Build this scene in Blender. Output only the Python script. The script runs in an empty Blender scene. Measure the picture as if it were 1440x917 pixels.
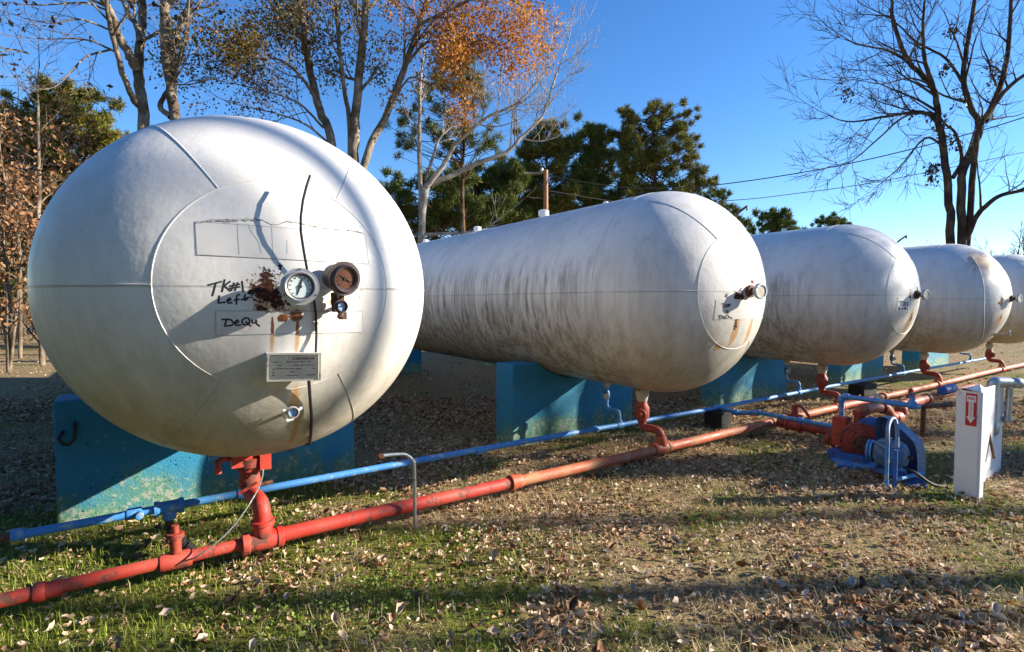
import bpy, math, random
import numpy as np
from mathutils import Vector, Matrix

# ------------------------------------------------------------------ camera, sky, sun, exposure
scene = bpy.context.scene
COL = scene.collection
FPX, YAW, PITCH, CAMZ = 749.3, math.radians(34.44), math.radians(2.52), 1.64
cam = bpy.data.cameras.new('camera')
cam.sensor_width = 36.0
cam.lens = FPX / 1440 * 36
cam.clip_start, cam.clip_end = 0.05, 3000
camo = bpy.data.objects.new('camera', cam)
camo.location = (0, 0, CAMZ)
camo.rotation_euler = (math.pi / 2 - PITCH, 0, -YAW)
COL.objects.link(camo)
scene.camera = camo

SUN_AZ, SUN_EL = math.radians(121.0), math.radians(21.5)
world = bpy.data.worlds.new('World')
scene.world = world
world.use_nodes = True
wn = world.node_tree
bg = wn.nodes['Background']
sky = wn.nodes.new('ShaderNodeTexSky')
sky.sky_type = 'NISHITA'
sky.sun_disc = False
sky.sun_elevation = SUN_EL
sky.sun_rotation = SUN_AZ
sky.altitude = 0
sky.air_density = 1.0
sky.dust_density = 0.0
sky.ozone_density = 4.0
hs = wn.nodes.new('ShaderNodeHueSaturation')
hs.inputs['Hue'].default_value = 0.507
hs.inputs['Saturation'].default_value = 1.2
wn.links.new(sky.outputs[0], hs.inputs['Color'])
wn.links.new(hs.outputs[0], bg.inputs['Color'])
bg.inputs['Strength'].default_value = 0.093
sl = bpy.data.lights.new('sun', 'SUN')
sl.energy = 5.0
sl.angle = math.radians(0.5)
sl.color = (1.0, 0.90, 0.76)
so = bpy.data.objects.new('sun', sl)
SDIR = Vector((math.sin(SUN_AZ) * math.cos(SUN_EL), math.cos(SUN_AZ) * math.cos(SUN_EL), math.sin(SUN_EL)))
so.rotation_euler = SDIR.to_track_quat('Z', 'Y').to_euler()
so.location = SDIR * 60
COL.objects.link(so)
vs = scene.view_settings
vs.view_transform = 'Standard'
vs.look = 'None'
vs.gamma = 1
vs.exposure = 1.4
scene.cycles.max_bounces = 6
scene.cycles.use_denoising = True

rnd = random.Random(7)
rng = np.random.default_rng(7)

# ------------------------------------------------------------------ pixel helpers (directions from the photograph)
FWD = np.array([math.sin(YAW), math.cos(YAW), 0.0])
RGT = np.array([math.cos(YAW), -math.sin(YAW), 0.0])

def ray(px, py):
    rx, up = (px - 720) / FPX, (458.5 - py) / FPX
    f = math.cos(PITCH) + up * math.sin(PITCH)
    z = -math.sin(PITCH) + up * math.cos(PITCH)
    return FWD * f + RGT * rx + np.array([0, 0, z])

def P(px, py, d):                 # point at horizontal depth d
    r = ray(px, py)
    return np.array([0, 0, CAMZ]) + r * (d / float(r @ FWD))

def G(px, py, z=0.0):             # point on a horizontal plane
    r = ray(px, py)
    return np.array([0, 0, CAMZ]) + r * ((z - CAMZ) / r[2])

def PY(px, py, Y):                # point on the plane Y = const
    r = ray(px, py)
    return np.array([0, 0, CAMZ]) + r * (Y / r[1])

# ------------------------------------------------------------------ mesh helpers
def frame_for(t, ref=None):
    t = t / (np.linalg.norm(t) + 1e-12)
    a = np.array([0, 0, 1.0]) if ref is None else ref
    if abs(t @ a) > 0.95:
        a = np.array([1.0, 0, 0])
    u = np.cross(t, a); u /= np.linalg.norm(u)
    return u, np.cross(t, u)

class MB:
    def __init__(s):
        s.v = []; s.f = []
    def add(s, vs, fs):
        b = len(s.v)
        s.v.extend([tuple(map(float, p)) for p in vs])
        s.f.extend([tuple(i + b for i in f) for f in fs])
    def tube(s, pts, radii, n=8, cap=True):
        pts = [np.asarray(p, float) for p in pts]
        m = len(pts)
        if np.isscalar(radii): radii = [radii] * m
        vs = []; u = None
        for i in range(m):
            t = pts[min(i + 1, m - 1)] - pts[max(i - 1, 0)]
            t = t / (np.linalg.norm(t) + 1e-12)
            if u is None: u, w = frame_for(t)
            else:
                u = u - t * (u @ t)
                if np.linalg.norm(u) < 1e-4: u, w = frame_for(t)
                u = u / np.linalg.norm(u); w = np.cross(t, u)
            for k in range(n):
                a = 2 * math.pi * k / n
                vs.append(pts[i] + (u * math.cos(a) + w * math.sin(a)) * radii[i])
        fs = [(i * n + k, i * n + (k + 1) % n, (i + 1) * n + (k + 1) % n, (i + 1) * n + k) for i in range(m - 1) for k in range(n)]
        if cap:
            fs.append(tuple(range(n))[::-1]); fs.append(tuple((m - 1) * n + k for k in range(n)))
        s.add(vs, fs); return s
    def lathe(s, o, axis, prof, n=24, cap=True):       # prof: (distance along axis, radius)
        o = np.asarray(o, float); axis = np.asarray(axis, float); axis = axis / np.linalg.norm(axis)
        u, w = frame_for(axis)
        vs = [o + axis * a + (u * math.cos(2 * math.pi * k / n) + w * math.sin(2 * math.pi * k / n)) * r for a, r in prof for k in range(n)]
        m = len(prof)
        fs = [(i * n + k, i * n + (k + 1) % n, (i + 1) * n + (k + 1) % n, (i + 1) * n + k) for i in range(m - 1) for k in range(n)]
        if cap:
            fs.append(tuple(range(n))[::-1]); fs.append(tuple((m - 1) * n + k for k in range(n)))
        s.add(vs, fs); return s
    def box(s, c, size, rot=None):
        c = np.asarray(c, float); hx, hy, hz = [q / 2 for q in size]
        R = np.eye(3) if rot is None else np.asarray(rot)
        vs = [c + R @ np.array([x, y, z]) for x in (-hx, hx) for y in (-hy, hy) for z in (-hz, hz)]
        s.add(vs, [(0, 1, 3, 2), (4, 6, 7, 5), (0, 4, 5, 1), (2, 3, 7, 6), (0, 2, 6, 4), (1, 5, 7, 3)]); return s
    def prism(s, poly, y0, y1, ax='y'):                # poly in (x, z), extruded along y
        n = len(poly)
        vs = [(x, y0, z) for x, z in poly] + [(x, y1, z) for x, z in poly]
        fs = [tuple(range(n)), tuple(range(2 * n - 1, n - 1, -1))] + [(i, i + n, (i + 1) % n + n, (i + 1) % n) for i in range(n)]
        s.add(vs, fs); return s
    def build(s, name, mat, parent=None, smooth=False, bevel=0, loc=None):
        return link_mesh(name, s.mesh(name, mat, smooth, bevel), parent, bevel, loc)
    def mesh(s, name, mat, smooth=False, bevel=0):
        me = bpy.data.meshes.new(name)
        me.from_pydata(s.v, [], s.f); me.update()
        import bmesh
        bm = bmesh.new(); bm.from_mesh(me); bmesh.ops.recalc_face_normals(bm, faces=bm.faces[:]); bm.to_mesh(me); bm.free()
        me.materials.append(mat)
        if smooth:
            me.polygons.foreach_set('use_smooth', [True] * len(me.polygons))
            try: me.set_sharp_from_angle(angle=math.radians(38))
            except Exception: pass
        return me

def link_mesh(name, me, parent=None, bevel=0, loc=None):
    o = bpy.data.objects.new(name, me)
    COL.objects.link(o)
    if parent is not None: o.parent = parent
    if loc is not None: o.location = loc
    if bevel:
        b = o.modifiers.new('bevel', 'BEVEL'); b.width = bevel; b.segments = 2; b.limit_method = 'ANGLE'
    return o

def mesh_np(name, V, F, mat, smooth=False):
    V = np.ascontiguousarray(V, np.float32).reshape(-1, 3); F = np.ascontiguousarray(F, np.int32)
    k = F.shape[1]
    me = bpy.data.meshes.new(name)
    me.vertices.add(len(V)); me.vertices.foreach_set('co', V.ravel())
    me.loops.add(F.size); me.loops.foreach_set('vertex_index', F.ravel())
    me.polygons.add(len(F))
    me.polygons.foreach_set('loop_start', np.arange(0, F.size, k, dtype=np.int32))
    me.polygons.foreach_set('loop_total', np.full(len(F), k, np.int32))
    if smooth: me.polygons.foreach_set('use_smooth', np.ones(len(F), bool))
    me.update(calc_edges=True)
    me.materials.append(mat)
    return me

def tag(o, label=None, cat=None, group=None, kind=None):
    if label: o['label'] = label
    if cat: o['category'] = cat
    if group: o['group'] = group
    if kind: o['kind'] = kind
    return o

def thing(name, label, cat, loc=(0, 0, 0), group=None):
    o = bpy.data.objects.new(name, None)
    o.empty_display_size = 0.2
    o.location = loc
    COL.objects.link(o)
    return tag(o, label, cat, group)

def keep(o, parent):              # parent a mesh that was built in world coordinates
    o.parent = parent
    o.location = Vector(o.location) - Vector(parent.location)
    return o

# ------------------------------------------------------------------ material helpers
def new_mat(name):
    m = bpy.data.materials.new(name); m.use_nodes = True
    return m, m.node_tree, m.node_tree.nodes['Principled BSDF']

def nd(nt, typ, ins=None, out=0, **props):
    n = nt.nodes.new('ShaderNode' + typ)
    for k, v in props.items(): setattr(n, k, v)
    for k, v in (ins or {}).items():
        if isinstance(v, bpy.types.NodeSocket): nt.links.new(v, n.inputs[k])
        else: n.inputs[k].default_value = v
    return n.outputs[out]

def mth(nt, op, a, b=0.0, c=0.0, clamp=False):
    return nd(nt, 'Math', {0: a, 1: b, 2: c}, operation=op, use_clamp=clamp)

def mixc(nt, f, a, b, mode='MIX'):
    n = nt.nodes.new('ShaderNodeMix'); n.data_type = 'RGBA'; n.blend_type = mode
    for i, v in ((0, f), (6, a), (7, b)):
        if isinstance(v, bpy.types.NodeSocket): nt.links.new(v, n.inputs[i])
        elif i == 0: n.inputs[0].default_value = v
        else: n.inputs[i].default_value = (*v, 1) if len(v) == 3 else v
    return n.outputs[2]

def ramp(nt, f, stops):
    n = nt.nodes.new('ShaderNodeValToRGB'); e = n.color_ramp.elements
    while len(e) < len(stops): e.new(0.5)
    for el, (p, c) in zip(e, stops):
        el.position = p; el.color = (*c, 1) if len(c) == 3 else c
    nt.links.new(f, n.inputs[0])
    return n.outputs[0]

def smooth01(nt, v, a, b):
    return nd(nt, 'MapRange', {0: v, 1: a, 2: b, 3: 0.0, 4: 1.0}, interpolation_type='SMOOTHSTEP')

def noise(nt, vec, scale, detail=4, rough=0.55, out=0):
    return nd(nt, 'TexNoise', {'Vector': vec, 'Scale': scale, 'Detail': detail, 'Roughness': rough}, out)

def bump(nt, b, h, strength=0.3, dist=0.01):
    n = nd(nt, 'Bump', {'Height': h, 'Strength': strength, 'Distance': dist})
    nt.links.new(n, b.inputs['Normal'])

def objco(nt): return nd(nt, 'TexCoord', out=3)
def geoco(nt): return nd(nt, 'NewGeometry', out=0)
def vscale(nt, v, s): return nd(nt, 'VectorMath', {0: v, 1: s}, operation='MULTIPLY')

def paint(name, col, wear=(0.2, 0.12, 0.08), amount=0.25, rough=0.5, scale=9, fade=None, metal=0.0):
    m, nt, b = new_mat(name)
    co = geoco(nt)
    n1 = noise(nt, co, scale, 6, 0.65); n2 = noise(nt, co, scale * 0.35, 3); n3 = noise(nt, co, scale * 6, 3)
    c = mixc(nt, smooth01(nt, n2, 0.35, 0.7), col, fade or tuple(x * 0.75 for x in col))
    c = mixc(nt, mth(nt, 'MULTIPLY', smooth01(nt, n3, 0.3, 0.8), 0.5), c, tuple(min(0.85, x * 1.2 + 0.01) for x in col))
    c = mixc(nt, smooth01(nt, n1, 0.68 - amount * 0.35, 0.74 - amount * 0.2), c, wear)
    nt.links.new(c, b.inputs['Base Color'])
    b.inputs['Metallic'].default_value = metal
    nt.links.new(nd(nt, 'MapRange', {0: n1, 1: 0.3, 2: 0.7, 3: rough * 0.75, 4: min(1, rough * 1.3)}), b.inputs['Roughness'])
    bump(nt, b, mth(nt, 'SUBTRACT', mth(nt, 'MULTIPLY', n3, 0.6), smooth01(nt, n1, 0.68 - amount * 0.35, 0.74 - amount * 0.2)), 0.4, 0.004)
    return m

def flat(name, col, rough=0.6, metal=0.0, var=0.15):
    m, nt, b = new_mat(name)
    n = noise(nt, geoco(nt), 30, 4)
    c = mixc(nt, n, tuple(x * (1 - var) for x in col), tuple(min(1, x * (1 + var)) for x in col))
    nt.links.new(c, b.inputs['Base Color'])
    b.inputs['Roughness'].default_value = rough
    b.inputs['Metallic'].default_value = metal
    return m

M = {}
M['red'] = paint('red_pipe_paint', (0.44, 0.028, 0.016), (0.13, 0.045, 0.03), 0.5, 0.55, 9, (0.40, 0.085, 0.05))
M['orange'] = paint('faded_orange_pipe_paint', (0.42, 0.085, 0.035), (0.40, 0.19, 0.09), 0.6, 0.6, 5, (0.38, 0.13, 0.06))
M['dkred'] = paint('dark_red_paint', (0.33, 0.045, 0.022), (0.10, 0.04, 0.025), 0.45, 0.6, 16)
M['blue'] = paint('blue_pipe_paint', (0.045, 0.21, 0.52), (0.28, 0.36, 0.42), 0.45, 0.5, 11, (0.07, 0.25, 0.50))
M['blue2'] = paint('deep_blue_paint', (0.022, 0.11, 0.36), (0.05, 0.06, 0.08), 0.5, 0.5, 14)
M['rust'] = paint('rusty_iron', (0.15, 0.06, 0.03), (0.06, 0.025, 0.015), 0.6, 0.9, 30)
M['black'] = flat('black_rubber', (0.018, 0.016, 0.016), 0.6)
M['ink'] = flat('black_marker_ink', (0.015, 0.02, 0.025), 0.7)
M['pink'] = flat('faded_red_print', (0.58, 0.49, 0.48), 0.7)
M['crack'] = flat('grey_crack_line', (0.30, 0.32, 0.34), 0.8)
M['galv'] = paint('galvanised_steel', (0.42, 0.46, 0.47), (0.25, 0.27, 0.26), 0.4, 0.42, 14, metal=0.6)
M['cream'] = paint('cream_painted_fitting', (0.55, 0.50, 0.38), (0.22, 0.15, 0.09), 0.35, 0.6, 20)
M['white'] = paint('white_steel_paint', (0.78, 0.78, 0.77), (0.50, 0.45, 0.40), 0.12, 0.45, 6, (0.70, 0.71, 0.71))
M['chrome'] = flat('gauge_steel', (0.62, 0.63, 0.63), 0.3, 0.7)
M['dial'] = flat('pale_gauge_dial', (0.62, 0.72, 0.70), 0.4)
M['brown'] = flat('brown_stained_dial', (0.13, 0.045, 0.02), 0.35)
M['ddark'] = flat('dark_gauge_ring', (0.10, 0.07, 0.07), 0.45, 0.3)
M['dblue'] = flat('pale_blue_dial', (0.30, 0.48, 0.72), 0.35)
M['plate'] = paint('weathered_nameplate', (0.22, 0.23, 0.21), (0.16, 0.15, 0.13), 0.4, 0.5, 25, metal=0.3)
M['signred'] = flat('sign_red', (0.55, 0.02, 0.02), 0.4, var=0.06)
M['signwhite'] = flat('sign_white', (0.78, 0.76, 0.74), 0.4, var=0.05)
M['darkwood'] = paint('dark_creosote_block', (0.020, 0.017, 0.015), (0.05, 0.04, 0.03), 0.3, 0.9, 20)
M['pole'] = paint('weathered_pole_wood', (0.36, 0.18, 0.08), (0.24, 0.13, 0.07), 0.4, 0.9, 8)
M['wire'] = flat('dark_cable', (0.02, 0.02, 0.022), 0.6)
M['peel'] = paint('peeling_grey_glue', (0.20, 0.18, 0.16), (0.50, 0.48, 0.44), 0.75, 0.9, 40)

# ------------------------------------------------------------------ value noise used for layout of ground cover
_tab = rng.random((64, 64))
def vnoise(x, y, s):
    x = np.asarray(x) * s; y = np.asarray(y) * s
    xi = np.floor(x).astype(int); yi = np.floor(y).astype(int); fx = x - xi; fy = y - yi
    fx = fx * fx * (3 - 2 * fx); fy = fy * fy * (3 - 2 * fy)
    t = lambda i, j: _tab[i % 64, j % 64]
    return (t(xi, yi) * (1 - fx) + t(xi + 1, yi) * fx) * (1 - fy) + (t(xi, yi + 1) * (1 - fx) + t(xi + 1, yi + 1) * fx) * fy
def fnoise(x, y, s):
    return 0.5 * vnoise(x, y, s) + 0.3 * vnoise(np.asarray(x) + 7.3, np.asarray(y) + 3.1, s * 2.1) + 0.2 * vnoise(np.asarray(x) + 1.7, np.asarray(y) + 9.2, s * 4.3)

def gz(x, y):                     # ground height
    x = np.asarray(x, float); y = np.asarray(y, float)
    near = 0.05 * (fnoise(x, y, 0.55) - 0.5) + 0.02 * (fnoise(x + 5, y, 2.0) - 0.5)
    r = np.hypot(x - 5, y - 4)
    rise = np.clip((r - 16) / 50, 0, 1) ** 1.5 * 1.1
    return near + rise

def greenness(x, y):
    x = np.asarray(x, float); y = np.asarray(y, float)
    d = x * FWD[0] + y * FWD[1]; r = x * RGT[0] + y * RGT[1]
    px = 720 + FPX * r / np.maximum(d, 0.3)
    g = fnoise(x + 11, y + 4, 1.1) - 0.60
    g = g + 0.46 * np.clip((600 - px) / 330, 0, 1)                      # the grass is greenest on the left
    g = g + 0.25 * np.exp(-((x - 1.25) ** 2 + (y - 3.1) ** 2) / 0.35)    # clover patch by the pipe
    g = g + 0.25 * np.exp(-((x - 3.3) ** 2 / 2 + (y - 4.5) ** 2 / 0.06)) # strip at the saddle
    g = g + 0.22 * np.exp(-((x - 5.6) ** 2 / 0.6 + (y - 1.6) ** 2 / 0.2))
    g = g - 0.5 * np.clip((y - 5.0) / 1.0, 0, 1)
    return np.clip(0.46 + g * 1.8, 0, 0.9)

# ------------------------------------------------------------------ ground
def axis(breaks):
    out = []
    for a, b, s in breaks: out.extend(np.arange(a, b - 1e-6, s).tolist())
    out.append(breaks[-1][1]); return np.array(out)
gx = axis([(-400, -60, 40), (-60, -10, 5), (-10, -2.5, 0.6), (-2.5, 9, 0.07), (9, 18, 0.4), (18, 60, 3), (60, 400, 40)])
gy = axis([(-400, -60, 40), (-60, -8, 5), (-8, -0.4, 0.8), (-0.4, 6.5, 0.07), (6.5, 18, 0.5), (18, 60, 3), (60, 400, 40)])
X, Y = np.meshgrid(gx, gy)
V = np.stack([X.ravel(), Y.ravel(), gz(X.ravel(), Y.ravel())], 1)
nx, ny = len(gx), len(gy)
ii, jj = np.meshgrid(np.arange(nx - 1), np.arange(ny - 1))
a = (jj * nx + ii).ravel()
F = np.stack([a, a + 1, a + nx + 1, a + nx], 1)
m, nt, b = new_mat('leafy_grass_ground')
co = geoco(nt)
n1 = noise(nt, co, 1.3, 6, 0.6); n2 = noise(nt, co, 14, 6, 0.7); n3 = noise(nt, co, 60, 4, 0.7)
soil = ramp(nt, n2, [(0.25, (0.05, 0.042, 0.02)), (0.5, (0.22, 0.175, 0.08)), (0.72, (0.46, 0.37, 0.19))])
leafy = ramp(nt, n3, [(0.3, (0.07, 0.042, 0.022)), (0.5, (0.24, 0.155, 0.085)), (0.68, (0.55, 0.41, 0.26))])
soil = mixc(nt, smooth01(nt, n1, 0.4, 0.62), soil, leafy)
grn = ramp(nt, n2, [(0.25, (0.025, 0.035, 0.01)), (0.5, (0.12, 0.13, 0.025)), (0.75, (0.24, 0.23, 0.06))])
att = nd(nt, 'Attribute', out=2, attribute_name='green')
c = mixc(nt, smooth01(nt, mth(nt, 'ADD', att, mth(nt, 'MULTIPLY', mth(nt, 'SUBTRACT', n2, 0.5), 0.8)), 0.35, 0.75), soil, grn)
nt.links.new(c, b.inputs['Base Color'])
b.inputs['Roughness'].default_value = 0.95
b.inputs['Specular IOR Level'].default_value = 0.15
bump(nt, b, mth(nt, 'ADD', n2, mth(nt, 'MULTIPLY', n3, 0.5)), 0.9, 0.03)
me = mesh_np('ground', V, F, m, True)
at = me.attributes.new('green', 'FLOAT', 'POINT')
gr = greenness(V[:, 0], V[:, 1]).astype(np.float32)
at.data.foreach_set('value', gr)
ground = link_mesh('ground', me)
tag(ground, 'leaf strewn grassy ground around the tanks', 'ground', kind='structure')

# ------------------------------------------------------------------ tanks
E_HEAD, RR, LEN = 0.88, 0.5164, 11.1
ZC = CAMZ + 0.0775
TX = [0.546, 4.339, 8.211, 12.099, 15.97]
TY = [2.643, 2.690, 2.748, 2.686, 2.70]
TZ = [ZC, ZC + 0.021, ZC + 0.024, ZC - 0.010, ZC]
TA = [1.022, 1, 1, 1, 1]
TB = [0.982, 1, 1, 1, 1]

def head_hit(k, px, py, off=0.0):
    r = ray(px, py); o = np.array([0, 0, CAMZ]); c = np.array([TX[k], TY[k] + E_HEAD, TZ[k]]); s = np.array([TA[k], E_HEAD, TB[k]])
    O = (o - c) / s; D = r / s
    A, B, C = D @ D, 2 * O @ D, O @ O - 1
    q = max(B * B - 4 * A * C, 0)
    p = o + r * ((-B - math.sqrt(q)) / (2 * A))
    nrm = (p - c) / (s * s); nrm = nrm / np.linalg.norm(nrm)
    return p + nrm * off, nrm

def head_pt(k, x, z, off=0.0):    # local x, z about the tank axis -> surface point
    q = max(1 - (x / TA[k]) ** 2 - (z / TB[k]) ** 2, 1e-4)
    p = np.array([TX[k] + x, TY[k] + E_HEAD - E_HEAD * math.sqrt(q), TZ[k] + z])
    n = np.array([x / TA[k] ** 2, -math.sqrt(q) / E_HEAD, z / TB[k] ** 2]); n = n / np.linalg.norm(n)
    return p + n * off, n

def tank_material(k, rust, stain, grime):
    m, nt, b = new_mat('aged_silver_white_paint_%s' % 'abcde'[k])
    co = objco(nt)
    sep = nt.nodes.new('ShaderNodeSeparateXYZ'); nt.links.new(co, sep.inputs[0])
    x, y, z = sep.outputs
    zz = mth(nt, 'SUBTRACT', z, TZ[k])
    big = noise(nt, co, 1.6, 5, 0.6); fine = noise(nt, co, 45, 5, 0.7); mid = noise(nt, co, 7, 6, 0.65)
    st = noise(nt, vscale(nt, co, (9, 9, 0.7)), 1.0, 5, 0.6)
    st2 = noise(nt, vscale(nt, co, (30, 30, 1.6)), 1.0, 4, 0.6)
    c = mixc(nt, smooth01(nt, big, 0.3, 0.7), (0.70, 0.685, 0.655), (0.61, 0.595, 0.565))
    c = mixc(nt, mth(nt, 'MULTIPLY', smooth01(nt, fine, 0.5, 0.8), 0.6), c, (0.46, 0.45, 0.42))
    # run-down grime: strongest along and under the long seam, with streaks
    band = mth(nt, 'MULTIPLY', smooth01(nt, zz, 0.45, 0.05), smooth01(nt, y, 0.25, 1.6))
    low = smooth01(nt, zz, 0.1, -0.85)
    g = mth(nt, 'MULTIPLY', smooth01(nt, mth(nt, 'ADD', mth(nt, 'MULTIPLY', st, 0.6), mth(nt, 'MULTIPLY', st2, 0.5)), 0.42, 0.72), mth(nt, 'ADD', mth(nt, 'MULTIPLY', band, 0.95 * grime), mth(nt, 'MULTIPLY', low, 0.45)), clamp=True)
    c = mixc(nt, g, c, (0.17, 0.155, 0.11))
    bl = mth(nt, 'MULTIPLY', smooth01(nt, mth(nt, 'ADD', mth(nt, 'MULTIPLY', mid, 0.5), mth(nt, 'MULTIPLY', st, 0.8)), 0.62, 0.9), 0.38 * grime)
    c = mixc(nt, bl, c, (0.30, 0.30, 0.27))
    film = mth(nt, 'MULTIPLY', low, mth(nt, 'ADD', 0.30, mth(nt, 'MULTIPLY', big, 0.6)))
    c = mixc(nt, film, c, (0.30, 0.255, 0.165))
    seam = mth(nt, 'MULTIPLY', smooth01(nt, mth(nt, 'ABSOLUTE', mth(nt, 'ADD', zz, 0.007)), 0.007, 0.002), smooth01(nt, st, 0.2, 0.6))
    c = mixc(nt, mth(nt, 'MULTIPLY', seam, 0.45), c, (0.12, 0.11, 0.09))
    def spots(lst):
        tot = None
        for (sx, sz, rx, rz, w) in lst:
            dx = mth(nt, 'DIVIDE', mth(nt, 'SUBTRACT', x, sx), rx); dz = mth(nt, 'DIVIDE', mth(nt, 'SUBTRACT', zz, sz), rz)
            d = mth(nt, 'SQRT', mth(nt, 'ADD', mth(nt, 'MULTIPLY', dx, dx), mth(nt, 'MULTIPLY', dz, dz)))
            v = mth(nt, 'MULTIPLY', mth(nt, 'SUBTRACT', 1.0, d, clamp=True), w)
            tot = v if tot is None else mth(nt, 'MAXIMUM', tot, v)
        return mth(nt, 'MULTIPLY', tot, smooth01(nt, y, 0.55, 0.45)) if tot is not None else None
    s = spots(stain)
    if s is not None:
        sm = mth(nt, 'MULTIPLY', smooth01(nt, mth(nt, 'ADD', s, mth(nt, 'MULTIPLY', mth(nt, 'SUBTRACT', st2, 0.5), 0.9)), 0.15, 0.65), 0.8)
        c = mixc(nt, sm, c, (0.44, 0.22, 0.06))
    r = spots(rust)
    if r is not None:
        rn = mth(nt, 'ADD', mth(nt, 'MULTIPLY', noise(nt, co, 17, 5, 0.7), 0.55), mth(nt, 'MULTIPLY', noise(nt, co, 75, 4, 0.7), 0.45))
        rm = smooth01(nt, mth(nt, 'ADD', r, mth(nt, 'MULTIPLY', mth(nt, 'SUBTRACT', rn, 0.5), 4.2)), 0.55, 0.68)
        rm = mth(nt, 'MULTIPLY', rm, smooth01(nt, r, 0.02, 0.12))
        rc = ramp(nt, fine, [(0.38, (0.016, 0.008, 0.006)), (0.56, (0.07, 0.022, 0.011)), (0.72, (0.22, 0.08, 0.025))])
        c = mixc(nt, rm, c, rc)
    nt.links.new(c, b.inputs['Base Color'])
    rg = nd(nt, 'MapRange', {0: mid, 1: 0.3, 2: 0.7, 3: 0.34, 4: 0.55})
    if r is not None: rg = mth(nt, 'MAXIMUM', rg, mth(nt, 'MULTIPLY', rm, 0.95))
    nt.links.new(mth(nt, 'MAXIMUM', rg, mth(nt, 'MULTIPLY', g, 0.75)), b.inputs['Roughness'])
    b.inputs['Specular IOR Level'].default_value = 0.45
    bump(nt, b, mth(nt, 'ADD', mth(nt, 'MULTIPLY', fine, 0.25), mth(nt, 'MULTIPLY', big, 5.0)), 0.22, 0.012)
    return m

def loc_of(k, px, py):
    p, n = head_hit(k, px, py); return p[0] - TX[k], p[2] - TZ[k]

def sp(k, px, py, rx, rz, w):
    x, z = loc_of(k, px, py); return (x, z, rx, rz, w)

rust = {0: [sp(0, 374, 408, 0.10, 0.17, 1.25), sp(0, 382, 430, 0.14, 0.09, 1.1), sp(0, 416, 443, 0.05, 0.045, 1.3), sp(0, 397, 448, 0.04, 0.035, 1.1), sp(0, 394, 378, 0.028, 0.06, 0.9),
            sp(0, 383, 385, 0.04, 0.03, 0.7), sp(0, 404, 440, 0.14, 0.025, 0.75), sp(0, 505, 412, 0.03, 0.06, 0.62), sp(0, 474, 430, 0.03, 0.05, 0.9)],
        1: [sp(1, 1040, 418, 0.10, 0.13, 1.3), sp(1, 1036, 448, 0.045, 0.13, 0.95), sp(1, 1034, 458, 0.045, 0.06, 1.1), sp(1, 1058, 396, 0.10, 0.05, 0.8), sp(1, 1051, 433, 0.05, 0.06, 0.75), sp(1, 1022, 412, 0.05, 0.08, 0.65)],
        2: [sp(2, 1280, 420, 0.05, 0.22, 1.15), sp(2, 1281, 447, 0.07, 0.10, 1.2), sp(2, 1290, 405, 0.05, 0.1, 0.9)],
        3: [sp(3, 1408, 425, 0.11, 0.13, 1.25), sp(3, 1407, 447, 0.06, 0.10, 1.0)],
        4: [(0, 0, 0.1, 0.15, 0.9)]}
stain = {0: [sp(0, 383, 470, 0.018, 0.20, 0.9), sp(0, 418, 472, 0.016, 0.22, 1.1), sp(0, 405, 440, 0.14, 0.05, 0.8), sp(0, 380, 424, 0.15, 0.17, 0.55), sp(0, 452, 470, 0.02, 0.25, 0.6), sp(0, 414, 565, 0.035, 0.12, 1.2), sp(0, 416, 600, 0.028, 0.22, 0.9), sp(0, 470, 425, 0.05, 0.03, 0.9), sp(0, 478, 412, 0.03, 0.07, 0.9)],
         1: [sp(1, 1034, 465, 0.06, 0.22, 1.2), sp(1, 1055, 460, 0.045, 0.30, 1.0), sp(1, 1040, 440, 0.12, 0.15, 0.7), sp(1, 1010, 488, 0.06, 0.06, 0.9)],
         2: [sp(2, 1280, 448, 0.10, 0.20, 1.2), sp(2, 1275, 460, 0.10, 0.14, 1.1)],
         3: [sp(3, 1405, 450, 0.12, 0.18, 1.0), sp(3, 1392, 372, 0.55, 0.40, 0.8)],
         4: []}
tlabel = ['silver white storage tank nearest the camera, with round gauges and wire on its head',
          'weathered white storage tank, second from left, with paper note and single round dial',
          'grimy white storage tank, third in the row, behind the tank with the dial',
          'mottled white storage tank with tan upper head, fourth in the row',
          'partly hidden white storage tank cut off by the right edge of the picture']

def grid_patch(k, corners, nu, nv, off=0.0016, jag=None):
    mb = MB(); (a, b_, c_, d_) = [np.array(q, float) for q in corners]
    vs = []
    for j in range(nv + 1):
        for i in range(nu + 1):
            u, v = i / nu, j / nv
            q = (a * (1 - u) + b_ * u) * (1 - v) + (d_ * (1 - u) + c_ * u) * v
            if jag is not None: q = q + jag(i, j)
            vs.append(head_hit(k, q[0], q[1], off)[0])
    fs = [(j * (nu + 1) + i, j * (nu + 1) + i + 1, (j + 1) * (nu + 1) + i + 1, (j + 1) * (nu + 1) + i) for j in range(nv) for i in range(nu)]
    mb.add(vs, fs); return mb

def strokes(k, lines, r, off=0.002, dens=4.0):
    mb = MB()
    for l in lines:
        pts = []
        for (p, q) in zip(l[:-1], l[1:]):
            n = max(1, int(math.hypot(q[0] - p[0], q[1] - p[1]) / dens))
            pts += [(p[0] + (q[0] - p[0]) * i / n, p[1] + (q[1] - p[1]) * i / n) for i in range(n)]
        pts.append(l[-1])
        H_ = [head_hit(k, x, y, off) for x, y in pts]
        vs = []
        for i, (p, nn_) in enumerate(H_):
            t = H_[min(i + 1, len(H_) - 1)][0] - H_[max(i - 1, 0)][0]; t = t / (np.linalg.norm(t) + 1e-9)
            w = np.cross(nn_, t)
            ext = t * r * (-0.8 if i == 0 else 0.8 if i == len(H_) - 1 else 0)
            vs += [p - w * r + ext, p + w * r + ext]
        mb.add(vs, [(2 * i, 2 * i + 1, 2 * i + 3, 2 * i + 2) for i in range(len(H_) - 1)])
    return mb

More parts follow.
